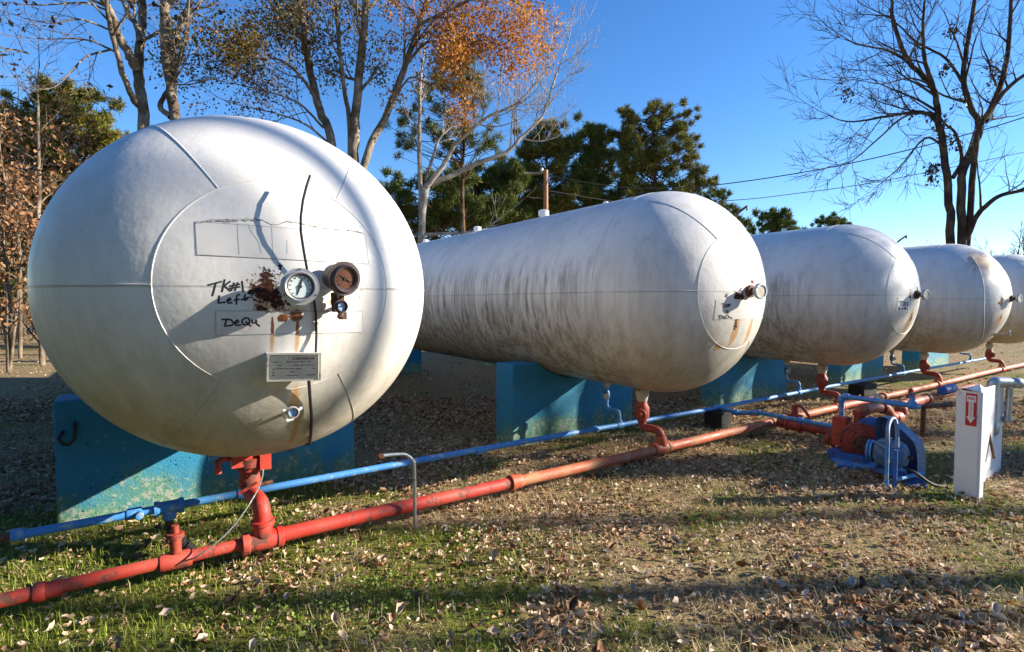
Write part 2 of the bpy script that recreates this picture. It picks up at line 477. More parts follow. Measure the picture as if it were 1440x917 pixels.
tanks = []
for k in range(5):
    root = thing('storage_tank', tlabel[k], 'tank', (TX[k], TY[k], 0), 'row of storage tanks')
    tanks.append(root)
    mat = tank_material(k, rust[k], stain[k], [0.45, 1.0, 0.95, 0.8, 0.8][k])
    M['tank%d' % k] = mat
    prof = []
    for i in range(40):
        t = (i / 39) ** 0.9 * math.pi / 2
        prof.append((E_HEAD - E_HEAD * math.cos(t), math.sin(t)))
    prof[0] = (0, 0.004)
    prof += [(E_HEAD + (LEN - 2 * E_HEAD) * i / 12, 1.0) for i in range(1, 12)]
    prof += [(LEN - q[0], q[1]) for q in prof[39::-1]] if False else [(LEN - aa, rr_) for aa, rr_ in prof[:40][::-1]]
    n = 128
    vs = [(TA[k] * r * math.cos(2 * math.pi * j / n), a_, TZ[k] + TB[k] * r * math.sin(2 * math.pi * j / n)) for a_, r in prof for j in range(n)]
    mm = len(prof)
    fs = [(i * n + j, i * n + (j + 1) % n, (i + 1) * n + (j + 1) % n, (i + 1) * n + j) for i in range(mm - 1) for j in range(n)]
    fs += [tuple(range(n))[::-1], tuple((mm - 1) * n + j for j in range(n))]
    mb = MB(); mb.v = vs; mb.f = fs
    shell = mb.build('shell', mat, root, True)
    off = np.array([TX[k], TY[k], 0])
    def lw(pts): return [np.asarray(p) - off for p in pts]
    ring = [head_pt(k, RR * TA[k] * math.cos(t), RR * TB[k] * math.sin(t), -0.002)[0] for t in np.linspace(0, 2 * math.pi, 73)]
    if k != 3:
        MB().tube(lw(ring), 0.0052, 6, False).build('ring_weld', mat, root, True)
    else:   # the fourth tank shows a vertical weld line on its head
        pts = [head_pt(k, -0.62 + 0.25 * abs(t) ** 2 + (0.12 if t < 0 else -0.10) * t * t, t * 0.72, 0.001)[0] for t in np.linspace(-1, 1, 40)]
        MB().tube(lw(pts), 0.010, 6).build('ring_weld', mat, root, True)
    for ang in ((180, 120, 60, 0, 300, 240) if k != 3 else (180, 0)):
        t = math.radians(ang); cs, sn = math.cos(t), math.sin(t)
        pts = [head_pt(k, rr_ * TA[k] * cs, rr_ * TB[k] * sn, 0.0)[0] for rr_ in np.linspace(RR, 0.998, 24)]
        MB().tube(lw(pts), 0.0042, 5).build('gore_weld', mat, root, True)
    for yy in (E_HEAD + 0.02, E_HEAD + 3.1, E_HEAD + 6.2, LEN - E_HEAD):
        pts = [(TA[k] * math.cos(t), yy, TZ[k] + TB[k] * math.sin(t)) for t in np.linspace(0, 2 * math.pi, 97)]
        MB().tube(pts, 0.0045, 5, False).build('girth_weld', mat, root, True)
    for sgn in (-1, 1):
        MB().tube([(sgn * TA[k], E_HEAD + i * (LEN - 2 * E_HEAD) / 20, TZ[k]) for i in range(21)], 0.005, 5).build('long_seam', mat, root, True)
    # relief valve and small fittings along the top
    for yy, rr_, hh in ((2.9, 0.07, 0.14), (1.75, 0.03, 0.07), (4.6, 0.06, 0.12), (6.5, 0.05, 0.10)):
        MB().lathe((0, yy, TZ[k] + TB[k] - 0.02), (0, 0, 1), [(0, rr_ * 0.7), (hh * 0.4, rr_ * 0.7), (hh * 0.4, rr_), (hh * 0.9, rr_), (hh, rr_ * 0.6)], 14).build('top_fitting', M['white'], root, True)
    if k in (1, 2):
        hx, hz_ = 0.30, 0.72
        p, nn = head_pt(k, hx, hz_); p = p - off
        pts = [p - nn * 0.01, p + nn * 0.07, p + nn * 0.10 + np.array([0.03, -0.02, 0.02]), p + nn * 0.08 + np.array([0.05, -0.03, 0.0])]
        MB().tube(pts, 0.013, 6).build('lifting_hook', M['ddark'], root, True)
    if k in (1, 2, 3, 4):   # float gauge on a stem at the head centre
        c0, nn = head_pt(k, 0.03, 0.0); c0 = c0 - off
        MB().lathe(c0 - nn * 0.02, nn, [(0, 0.055), (0.05, 0.055), (0.05, 0.032), (0.10, 0.03)], 16).build('gauge_stem', M['rust'], root, True)
        dn = np.array([-0.25, -1, 0.0]); dn /= np.linalg.norm(dn)
        g = MB().lathe(c0 + nn * 0.09, dn, [(0, 0.05), (0.0, 0.068), (0.026, 0.068), (0.034, 0.063), (0.034, 0.050), (0.026, 0.048)], 28).build('round_gauge', M['galv'], root, True)
        MB().lathe(c0 + nn * 0.09 + dn * 0.026, dn, [(0, 0.048), (0.003, 0.048)], 24).build('dial', M['cream'], g)
    if k == 3:
        p, nn = head_pt(k, -0.05, -0.62); p = p - off
        MB().tube([p, p + np.array([0.0, -0.20, 0.03])], 0.022, 8).build('sample_pipe', M['cream'], root, True)
        MB().lathe(p + np.array([0.0, -0.21, 0.032]), (0.3, -1, 0.1), [(0, 0.05), (0.02, 0.05)], 12).build('pipe_cap', M['white'], root)

# ---- writing, stickers and instruments on the first tank
R0 = tanks[0]
def c2(pts): return [(270 + x / 4.827, 290 + y / 4.827) for x, y in pts]
def put(mb, name, mat, root=R0, smooth=True): return keep(mb.build(name, mat, None, smooth), root)

ms, nt, b = new_mat('white_vinyl_sticker')
co = geoco(nt)
cc = mixc(nt, smooth01(nt, noise(nt, co, 6, 5), 0.4, 0.7), (0.61, 0.595, 0.57), (0.54, 0.525, 0.50))
nt.links.new(cc, b.inputs['Base Color']); b.inputs['Roughness'].default_value = 0.4
# rust that runs over the sticker (same spots as on the paint)
sep = nt.nodes.new('ShaderNodeSeparateXYZ'); nt.links.new(co, sep.inputs[0])
tot = None
for (q, rx, rz, w) in (((416, 443), 0.05, 0.045, 1.3), ((397, 448), 0.04, 0.035, 1.1), ((383, 462), 0.013, 0.12, 1.0), ((418, 466), 0.012, 0.14, 1.1), ((384, 436), 0.1, 0.03, 0.8)):
    p, _ = head_hit(0, *q)
    dx = mth(nt, 'DIVIDE', mth(nt, 'SUBTRACT', sep.outputs[0], p[0]), rx); dz = mth(nt, 'DIVIDE', mth(nt, 'SUBTRACT', sep.outputs[2], p[2]), rz)
    v = mth(nt, 'MULTIPLY', mth(nt, 'SUBTRACT', 1.0, mth(nt, 'SQRT', mth(nt, 'ADD', mth(nt, 'MULTIPLY', dx, dx), mth(nt, 'MULTIPLY', dz, dz))), clamp=True), w)
    tot = v if tot is None else mth(nt, 'MAXIMUM', tot, v)
rn = noise(nt, co, 30, 6, 0.7)
rm = mth(nt, 'MULTIPLY', smooth01(nt, mth(nt, 'ADD', tot, mth(nt, 'MULTIPLY', mth(nt, 'SUBTRACT', rn, 0.5), 1.6)), 0.40, 0.55), smooth01(nt, tot, 0.03, 0.12))
nt.links.new(mixc(nt, rm, cc, ramp(nt, rn, [(0.35, (0.06, 0.02, 0.012)), (0.55, (0.16, 0.05, 0.02)), (0.7, (0.40, 0.18, 0.06))])), b.inputs['Base Color'])
M['sticker'] = ms
U = c2([(22, 104), (1172, 186), (1198, 392), (35, 330)])
L = c2([(162, 710), (1155, 715), (1155, 855), (165, 875)])
put(grid_patch(0, U, 40, 8), 'blank_sticker', M['sticker'])
put(grid_patch(0, L, 40, 6), 'name_sticker', M['sticker'])
put(strokes(0, [U + U[:1][:0], [U[0], U[3], U[2], U[1]]], 0.0013, 0.0022), 'sticker_edge', M['crack'])
put(strokes(0, [L + [L[0]]], 0.0013, 0.0022), 'sticker_edge', M['crack'])
for q in ([(308, 118), (312, 220), (320, 325)], [(380, 122), (405, 180), (450, 240), (470, 320)], [(540, 145), (545, 240), (548, 330)], [(643, 235), (645, 325)], [(920, 190), (935, 240), (955, 282), (945, 345)], [(1035, 195), (1050, 365)], [(955, 292), (1000, 280), (1050, 274)], [(1060, 285), (1110, 305), (1185, 305)], [(1090, 310), (1092, 375)]):
    put(strokes(0, [c2(q)], 0.0014, 0.0022), 'crack_line', M['crack'])
prl = [(35, 112), (80, 105), (150, 95), (250, 98), (330, 90), (420, 93), (490, 95), (540, 122), (580, 128), (640, 104), (720, 112), (800, 128), (900, 152), (1000, 158), (1080, 165), (1165, 182)]
rr2 = random.Random(3); mb = MB()
pts = c2(prl); seg = []
for p, q in zip(pts[:-1], pts[1:]):
    for i in range(6): seg.append((p[0] + (q[0] - p[0]) * i / 6, p[1] + (q[1] - p[1]) * i / 6))
vs = []; fs = []
for i, (x, y) in enumerate(seg):
    w = (1.9 if i < 32 else 1.0) * rr2.uniform(0.25, 1.3); x += rr2.uniform(-0.5, 0.5)
    vs += [head_hit(0, x, y - w * rr2.uniform(0.3, 1), 0.003)[0], head_hit(0, x, y + w, 0.004)[0]]
    if i: fs.append((2 * i - 2, 2 * i, 2 * i + 1, 2 * i - 1))
mb.add(vs, fs)
put(mb, 'peeling_edge', M['peel'])
for q in ([[(205, 850), (207, 772), (255, 848), (257, 770)]], [[(370 + 38 * math.cos(t), 812 + 40 * math.sin(t)) for t in np.linspace(0, 6.28, 16)]], [[(872, 845), (871, 808), (870, 770)], [(905, 775), (871, 808), (915, 842)]]):
    put(strokes(0, [c2(l) for l in q], 0.008, 0.0021), 'faded_letter', M['pink'])
ink = {'handwriting': [[(112, 535), (200, 512)], [(162, 525), (140, 605)], [(222, 500), (205, 578)], [(258, 512), (212, 545)], [(222, 543), (258, 575)], [(268, 572), (286, 522)], [(292, 572), (310, 520)], [(260, 542), (322, 530)], [(258, 558), (322, 548)], [(340, 512), (348, 578)],
                       [(185, 610), (178, 658), (225, 652)], [(238, 645), (265, 636), (258, 622), (240, 635), (245, 658), (272, 655)], [(322, 600), (308, 602), (302, 620), (302, 665)], [(288, 638), (318, 632)], [(360, 600), (354, 640), (375, 632)], [(335, 635), (385, 618)],
                       [(235, 765), (222, 815), (270, 808), (285, 795), (265, 770), (205, 768)], [(292, 795), (318, 785), (310, 770), (292, 785), (300, 810), (328, 805)], [(365, 755), (338, 775), (345, 802), (375, 804), (392, 785), (385, 760), (362, 758)], [(365, 785), (400, 812)], [(408, 772), (410, 795), (430, 790), (435, 768), (438, 798), (458, 812)]]}
put(strokes(0, [c2(q) for q in ink['handwriting'] if q[0][1] < 700], 0.0038, 0.0007, 1.5), 'handwriting', M['ink'])
put(strokes(0, [c2(q) for q in ink['handwriting'] if q[0][1] >= 700], 0.0038, 0.0024, 1.5), 'handwriting', M['ink'])

def gauge(root, px, py, tk, so_, r, dial, rim, face=(-0.12, -1, 0.03), depth=0.06, flange=1.0, needle=(0.25, 0.95), name='pressure_gauge', stem=None):
    p, nn = head_hit(tk, px, py)
    f = np.array(face, float); f /= np.linalg.norm(f)
    r_ = ray(px, py); c = np.array([0, 0, CAMZ]) + r_ * ((p[1] - so_) / r_[1])       # stands off the head
    g = put(MB().lathe(c, -f, [(0.004, r * 0.66), (-0.014, r * 0.70), (-0.017, r * 0.76), (-0.012, r * 0.82), (0, r * 0.84), (0.0, r * flange), (0.010, r * flange), (0.012, r * 0.8), (depth, r * 0.78)], 40), name, rim, root)
    gw = lambda mb, n, mt, sm=True: keep_sub(mb.build(n, mt, None, sm), g, root)
    gw(MB().lathe(c - f * 0.004, f, [(0, r * 0.67), (0.003, r * 0.67)], 32), 'dial', dial)
    gw(MB().lathe(c - f * 0.001, f, [(0, r * 0.665), (0.010, r * 0.69), (0.010, r * 0.64), (0, r * 0.60)], 32, False), 'ring_shadow', M['ddark'])  # dark ring painted as the bezel's shadow around the dial
    u = np.cross(f, [0, 0, 1]); u /= np.linalg.norm(u); u = -u; w = np.array([0, 0, 1.0])
    if u @ np.array([1, 0, 0]) < 0: u = -u
    cc_ = c + f * 0.002
    nd_ = u * needle[0] + w * needle[1]
    gw(MB().tube([cc_ - nd_ * r * 0.48, cc_, cc_ + nd_ * r * 0.5], [r * 0.02, r * 0.05, r * 0.02], 5), 'needle', M['ink'])
    gw(MB().lathe(cc_, f, [(0, r * 0.1), (0.003, r * 0.1)], 12), 'hub', M['ink'])
    if r > 0.05:
        tk_ = MB()
        for i in range(11):
            t = math.radians(225 - 27 * i); dd = u * math.cos(t) + w * math.sin(t)
            tk_.tube([cc_ - f * 0.002 + dd * r * 0.46, cc_ - f * 0.002 + dd * r * 0.56], r * 0.022, 4)
        gw(tk_, 'tick_marks', M['ink'])
        sc_ = MB()
        for t in (90, 210, 330):
            dd = u * math.cos(math.radians(t)) + w * math.sin(math.radians(t))
            sc_.lathe(c + dd * r * 0.92 + f * 0.0, f, [(0, r * 0.05), (0.006, r * 0.04)], 8)
        gw(sc_, 'screws', M['rust'])
    put(MB().tube([c - f * depth * 0.9, p + nn * -0.02], 0.016 if r > 0.05 else 0.010, 8), 'gauge_pipe', M['cream'] if stem is None else stem, root)
    return c

def keep_sub(o, part, root):
    o.parent = part
    o.location = Vector(o.location) - Vector(root.location) - Vector(part.location)
    return o

gauge(R0, 422, 403, 0, 0.13, 0.083, M['dial'], M['chrome'], (-0.10, -1, 0.02), 0.045, 1.0, (0.30, 0.95))
gauge(R0, 485, 392, 0, 0.15, 0.080, M['brown'], M['ddark'], (0.22, -1, -0.12), 0.10, 1.02, (0.85, -0.45), stem=M['rust'])
gauge(R0, 480, 431, 0, 0.14, 0.033, M['dblue'], M['ddark'], (0.18, -1, 0.0), 0.03, 1.0, (0.9, -0.1), stem=M['rust'])
gauge(R0, 412, 580, 0, 0.09, 0.031, M['dblue'], M['chrome'], (-0.05, -1, 0.10), 0.03, 1.0, (0.2, 0.9), stem=M['rust'])
def lift(k, px, py, s):
    p, nn = head_hit(k, px, py); r_ = ray(px, py)
    return np.array([0, 0, CAMZ]) + r_ * ((p[1] - s) / r_[1])
put(MB().tube([lift(0, 480, 405, 0.10), lift(0, 480, 440, 0.10), lift(0, 478, 447, 0.11)], 0.015, 8), 'gauge_bracket', M['rust'])
put(MB().tube([lift(0, 470, 412, 0.05), lift(0, 471, 425, 0.06), lift(0, 472, 438, 0.06)], 0.018, 8), 'gauge_bracket', M['rust'])
put(MB().tube([lift(0, 478, 425, 0.06), lift(0, 466, 425, 0.03)], 0.014, 8), 'gauge_bracket', M['cream'])
put(MB().box(lift(0, 482, 444, 0.10), (0.03, 0.03, 0.035)), 'gauge_valve', M['ddark'], smooth=False)
put(MB().tube([lift(0, 400, 577, 0.07), lift(0, 399, 586, 0.07), lift(0, 404, 592, 0.07), lift(0, 413, 589, 0.07)], 0.007, 6), 'wire_loop', M['signwhite'])
put(MB().tube([lift(0, 418, 578, 0.07), lift(0, 424, 573, 0.05)], 0.007, 6), 'wire_loop', M['signwhite'])
# wire standing off the head
wpts = [((436, 247), .175), ((431, 262), .165), ((426, 282), .145), ((423, 305), .12), ((423, 325), .10), ((427, 352), .075), ((433, 385), .045), ((440, 412), .03), ((444, 440), .02), ((445, 470), .02), ((444, 499), .05)]
put(MB().tube([lift(0, *q, s) for q, s in wpts], 0.0062, 8), 'wire', M['black'])
wpts = [((434, 530), .06), ((436, 560), .03), ((438, 585), .03), ((437, 612), .04), ((436, 624), .06)]
pw = [lift(0, *q, s) for q, s in wpts]
pw += [np.array([0.73, 3.25, 0.815]), np.array([0.70, 3.45, 0.735]), np.array([0.60, 3.70, 0.705])]
put(MB().tube(pw, 0.008, 8), 'wire', M['black'])
# nameplate box
pc, nn = head_hit(0, 414, 516); pc = lift(0, 414, 516, 0.11)
Rz = np.array(Matrix.Rotation(math.radians(-9), 3, 'Z')) @ np.array(Matrix.Rotation(math.radians(2), 3, 'Y'))
bx = put(MB().box(pc + np.array([0, 0.05, 0]), (0.225, 0.10, 0.125), Rz), 'nameplate_box', M['white'], smooth=False)
keep_sub(MB().box(pc - Rz @ np.array([0, 0.004, 0]), (0.205, 0.006, 0.105), Rz).build('nameplate', M['plate']), bx, R0)
tx = MB()
rr3 = random.Random(5)
for row in range(6):
    z_ = 0.04 - row * 0.0155; x_ = -0.09
    while x_ < 0.085:
        w_ = rr3.uniform(0.006, 0.028)
        if rr3.random() < 0.72: tx.box(pc + Rz @ np.array([x_ + w_ / 2, -0.0078, z_]), (w_, 0.001, 0.0035 if row else 0.008), Rz)
        x_ += w_ + 0.006
keep_sub(tx.build('stamped_text', M['ddark']), bx, R0)
fr = MB()
for sx_ in (-1, 1): fr.box(pc + Rz @ np.array([sx_ * 0.112, -0.004, 0]), (0.008, 0.012, 0.13), Rz)
for sz_ in (-1, 1): fr.box(pc + Rz @ np.array([0, -0.0045, sz_ * 0.0615]), (0.214, 0.011, 0.007), Rz)
keep_sub(fr.build('box_rim', M['cream']), bx, R0)
# ---- notes on tanks two and three
R1 = tanks[1]
note = [(1007, 421.5), (1076, 421.5), (1074, 448), (1004, 449.5)]
put(grid_patch(1, [(1007, 421.5), (1075.5, 420.5), (1072, 448), (1004, 449.5)], 20, 8), 'paper_note', M['sticker'], R1)
def c8(pts): return [(990 + x / 7.64, 380 + y / 7.64) for x, y in pts]
put(strokes(1, [c8(q) for q in ([(185, 362), (205, 358)], [(208, 355), (203, 402)], [(225, 360), (220, 400)], [(240, 372), (224, 385), (242, 398)], [(250, 395), (258, 362)], [(264, 395), (272, 362)], [(246, 372), (282, 366)], [(246, 386), (280, 380)],
    [(228, 438), (255, 432), (258, 445), (230, 462), (268, 458)], [(172, 485), (165, 520), (198, 512), (195, 490), (155, 488)], [(205, 512), (222, 505), (212, 495), (202, 510), (222, 520)], [(245, 480), (228, 500), (240, 518), (264, 508), (258, 482), (245, 480)], [(275, 500), (278, 515), (290, 505), (298, 520)])], 0.0042, 0.0026, 1.0), 'handwriting', M['ink'], R1)
R2 = tanks[2]
put(grid_patch(2, [(1263, 418), (1280, 419), (1279, 438), (1260, 437)], 8, 8), 'paper_note', M['signwhite'], R2)
put(strokes(2, [[(1265, 424), (1270, 424.5)], [(1267.5, 424.5), (1267, 430)], [(1271, 424), (1270.5, 430)], [(1273.5, 425), (1271, 427), (1273.5, 430)], [(1275, 425), (1277, 426), (1275, 427.5), (1277, 429), (1275, 430)], [(1264, 432), (1263.5, 436), (1266, 435), (1264, 432)], [(1268, 434), (1270, 434), (1268, 436)], [(1272, 432), (1271, 435), (1274, 435), (1272, 432)], [(1275, 433), (1276, 436)]], 0.006, 0.003, 0.7), 'handwriting', M['ink'], R2)

# ------------------------------------------------------------------ saddles
m, nt, b = new_mat('teal_painted_concrete')
co = geoco(nt)
sepn = nt.nodes.new('ShaderNodeSeparateXYZ'); nt.links.new(co, sepn.inputs[0])
n1 = noise(nt, co, 4, 6, 0.65); n2 = noise(nt, co, 22, 6, 0.7); n3 = noise(nt, co, 80, 3)
c = mixc(nt, n1, (0.010, 0.165, 0.31), (0.022, 0.24, 0.40))
alg = smooth01(nt, mth(nt, 'ADD', mth(nt, 'MULTIPLY', sepn.outputs[2], -1.1), n1), 0.05, 0.45)   # algae that has climbed from the soil
c = mixc(nt, mth(nt, 'MULTIPLY', alg, 0.85), c, (0.10, 0.22, 0.085))
c = mixc(nt, mth(nt, 'MULTIPLY', smooth01(nt, mth(nt, 'ADD', n2, mth(nt, 'MULTIPLY', alg, 0.15)), 0.62, 0.72), 0.85), c, (0.30, 0.33, 0.27))
c = mixc(nt, smooth01(nt, n2, 0.36, 0.27), c, (0.05, 0.08, 0.07))
nt.links.new(c, b.inputs['Base Color']); b.inputs['Roughness'].default_value = 0.75
form = nd(nt, 'TexWave', {'Vector': co, 'Scale': 1.1, 'Distortion': 0.6, 'Detail': 2.0}, out=1, bands_direction='Z', wave_profile='SAW')
pits = smooth01(nt, noise(nt, co, 38, 2, 0.5), 0.34, 0.26)
c = mixc(nt, mth(nt, 'MULTIPLY', pits, 0.8), c, (0.03, 0.035, 0.03))
chips = smooth01(nt, noise(nt, co, 6.5, 5, 0.75), 0.66, 0.69)
c = mixc(nt, chips, c, (0.32, 0.32, 0.28))
drip = smooth01(nt, noise(nt, vscale(nt, co, (14, 14, 0.9)), 1.0, 4, 0.6), 0.55, 0.75)
c = mixc(nt, mth(nt, 'MULTIPLY', drip, 0.35), c, (0.05, 0.10, 0.11))
nt.links.new(c, b.inputs['Base Color'])
bump(nt, b, mth(nt, 'SUBTRACT', mth(nt, 'ADD', mth(nt, 'MULTIPLY', form, 0.5), mth(nt, 'ADD', n2, mth(nt, 'MULTIPLY', n3, 0.4))), mth(nt, 'ADD', pits, chips)), 0.6, 0.012)
M['teal'] = m
slab = ['the tank with gauges', 'the second tank', 'the third tank', 'the fourth tank', 'the tank at the right edge']
saddles = []
for k in range(5):
    for fr_, yy in ((True, 4.90 if k else 4.93), (False, 11.5)):
        w = 0.97 if k else 1.04
        zt = 0.94
        rad = TB[k] + 0.006; cz = TZ[k]
        h = math.sqrt(max(rad ** 2 - (cz - zt) ** 2, 0)) * TA[k] / TB[k]
        ch = 0.035
        t0 = math.asin(min(1, (cz - zt) / rad))
        arc = [(rad * TA[k] / TB[k] * math.cos(t), cz - rad * math.sin(t)) for t in np.linspace(math.pi - t0, t0, 25)]
        wl = 1.11 if (k == 0 and fr_) else w
        poly = [(-wl, -0.12), (-wl, zt)] + arc + [(w, zt), (w, -0.12)]
        root = MB().prism([(x, z) for x, z in poly], 0, 0.35)
        o = root.build('concrete_saddle', M['teal'], None, False, 0.014, (TX[k], yy, 0))
        tag(o, ('teal painted concrete saddle under the front of %s' if fr_ else 'shaded teal concrete saddle under the far end of %s') % slab[k], 'saddle', 'concrete tank saddles')
        saddles.append(o)
        if k == 0 and fr_:
            p0 = np.array([-w - 0.02, -0.005, 0.80 - 0.06])
            pts = [p0 + np.array(q) for q in ((0.0, 0, -0.02), (-0.02, -0.05, -0.06), (0.0, -0.06, -0.10), (0.035, -0.055, -0.11), (0.065, -0.045, -0.08), (0.07, -0.04, 0.0), (0.068, -0.02, 0.03), (0.068, 0.03, 0.03))]
            MB().tube(pts, 0.012, 7).build('lifting_hook', M['black'], o, True)

# ------------------------------------------------------------------ pipework
PYR, PZR, PRR = 3.65, 0.125, 0.048
def elbow_path(corners, r=0.06, n=6):
    out = [np.array(corners[0], float)]
    for a_, b_, c_ in zip(corners[:-2], corners[1:-1], corners[2:]):
        a_, b_, c_ = map(lambda q: np.array(q, float), (a_, b_, c_))
        u = (a_ - b_) / np.linalg.norm(a_ - b_); v = (c_ - b_) / np.linalg.norm(c_ - b_)
        rr_ = min(r, np.linalg.norm(a_ - b_) * 0.48, np.linalg.norm(c_ - b_) * 0.48)
        p, q = b_ + u * rr_, b_ + v * rr_
        for i in range(n + 1):
            t = i / n
            out.append((1 - t) ** 2 * p + 2 * t * (1 - t) * b_ + t * t * q)
    out.append(np.array(corners[-1], float)); return out

def collar(root, p, ax, r, l, mat, name='coupling', n=20, hexn=False):
    p = np.asarray(p, float); ax = np.asarray(ax, float); ax = ax / np.linalg.norm(ax)
    o = MB().lathe(p - ax * l / 2, ax, [(0, r * 0.93), (l * 0.1, r), (l * 0.9, r), (l, r * 0.93)], 8 if hexn else n).build(name, mat, None, not hexn)
    return keep(o, root)

def on_red(px): 
    t = math.tan(math.atan((px - 720) / FPX) + YAW); return t * PYR
rl = thing('red_pipe_line', 'long red painted pipe running low along the row of tanks', 'pipe', (0, PYR, 0))
keep(MB().tube([(x, PYR + 0.006 * math.sin(x * 1.3), PZR + 0.006 * math.sin(x * 0.9 + 1)) for x in np.linspace(TX[0], on_red(720), 24)], PRR, 20).build('near_pipe', M['red'], None, True), rl)
keep(MB().tube([(x, PYR + 0.006 * math.sin(x * 1.3), PZR + 0.006 * math.sin(x * 0.9 + 1)) for x in np.linspace(-3.2, TX[0], 24)], 0.036, 20).build('narrow_pipe', M['red'], None, True), rl)
keep(MB().tube([(x, PYR + 0.006 * math.sin(x * 1.3), PZR + 0.006 * math.sin(x * 0.9 + 1)) for x in np.linspace(on_red(720), 19.0, 60)], PRR, 20).build('far_pipe', M['orange'], None, True), rl)
for px in (40, 720, 1245):
    x = on_red(px)
    q_ = 0.036 if px < 100 else PRR
    collar(rl, (x, PYR, PZR), (1, 0, 0), q_ * 1.42, 0.05, M['red'] if px < 700 else M['orange'])
    collar(rl, (x + 0.035, PYR, PZR), (1, 0, 0), q_ * 1.22, 0.12, M['red'] if px < 700 else M['orange'])
for k in range(5):                                   # tees under the drops
    x = TX[k] + (0.045 if k else 0.03)
    mt = M['red'] if k == 0 else M['orange']
    collar(rl, (x, PYR, PZR), (1, 0, 0), PRR * 1.24, 0.20, mt, 'tee')
    collar(rl, (x - 0.10, PYR, PZR), (1, 0, 0), PRR * 1.42, 0.045, mt)
    collar(rl, (x + 0.10, PYR, PZR), (1, 0, 0), PRR * 1.36, 0.04, mt)
    collar(rl, (x, PYR, PZR + 0.075), (0, 0, 1), PRR * 1.22, 0.10, mt, 'tee_branch')
for x in (-1.6, 2.0, 5.6, 9.4, 13.3):                # pieces of timber under the pipe
    pass
xs = on_red(1094)
collar(rl, (xs, PYR, PZR), (1, 0, 0), PRR * 1.3, 0.22, M['orange'], 'tee')
collar(rl, (xs, PYR - 0.06, PZR), (0, 1, 0), PRR * 1.3, 0.12, M['dkred'], 'tee_branch')
xb = on_red(238)                                     # clamp with the rusty stub
collar(rl, (xb, PYR, PZR), (1, 0, 0), 0.050, 0.16, M['red'], 'clamp')
keep(MB().lathe((xb, PYR, PZR + 0.05), (0, 0, 1), [(0, 0.03), (0.09, 0.03), (0.09, 0.045), (0.115, 0.045), (0.115, 0.02), (0.16, 0.02)], 12).build('rusty_stub', M['dkred'], None, True), rl)
keep(MB().tube([(xb - 0.07, PYR - 0.02, PZR + 0.10), (xb + 0.05, PYR + 0.02, PZR + 0.13)], 0.008, 6).build('stub_handle', M['rust'], None, True), rl)
hs = MB()
hp = [np.array((xb + 0.02, PYR + 0.10, 0.21)) + (np.array((xb + 0.14, PYR + 0.05, 0.06)) - np.array((xb + 0.02, PYR + 0.10, 0.21))) * t for t in np.linspace(0, 1, 25)]
hs.tube(hp, [0.038 if i % 2 else 0.031 for i in range(25)], 10)
tag(hs.build('black_hose', M['black'], None, True), 'short piece of black corrugated hose behind the near red pipe', 'hose')

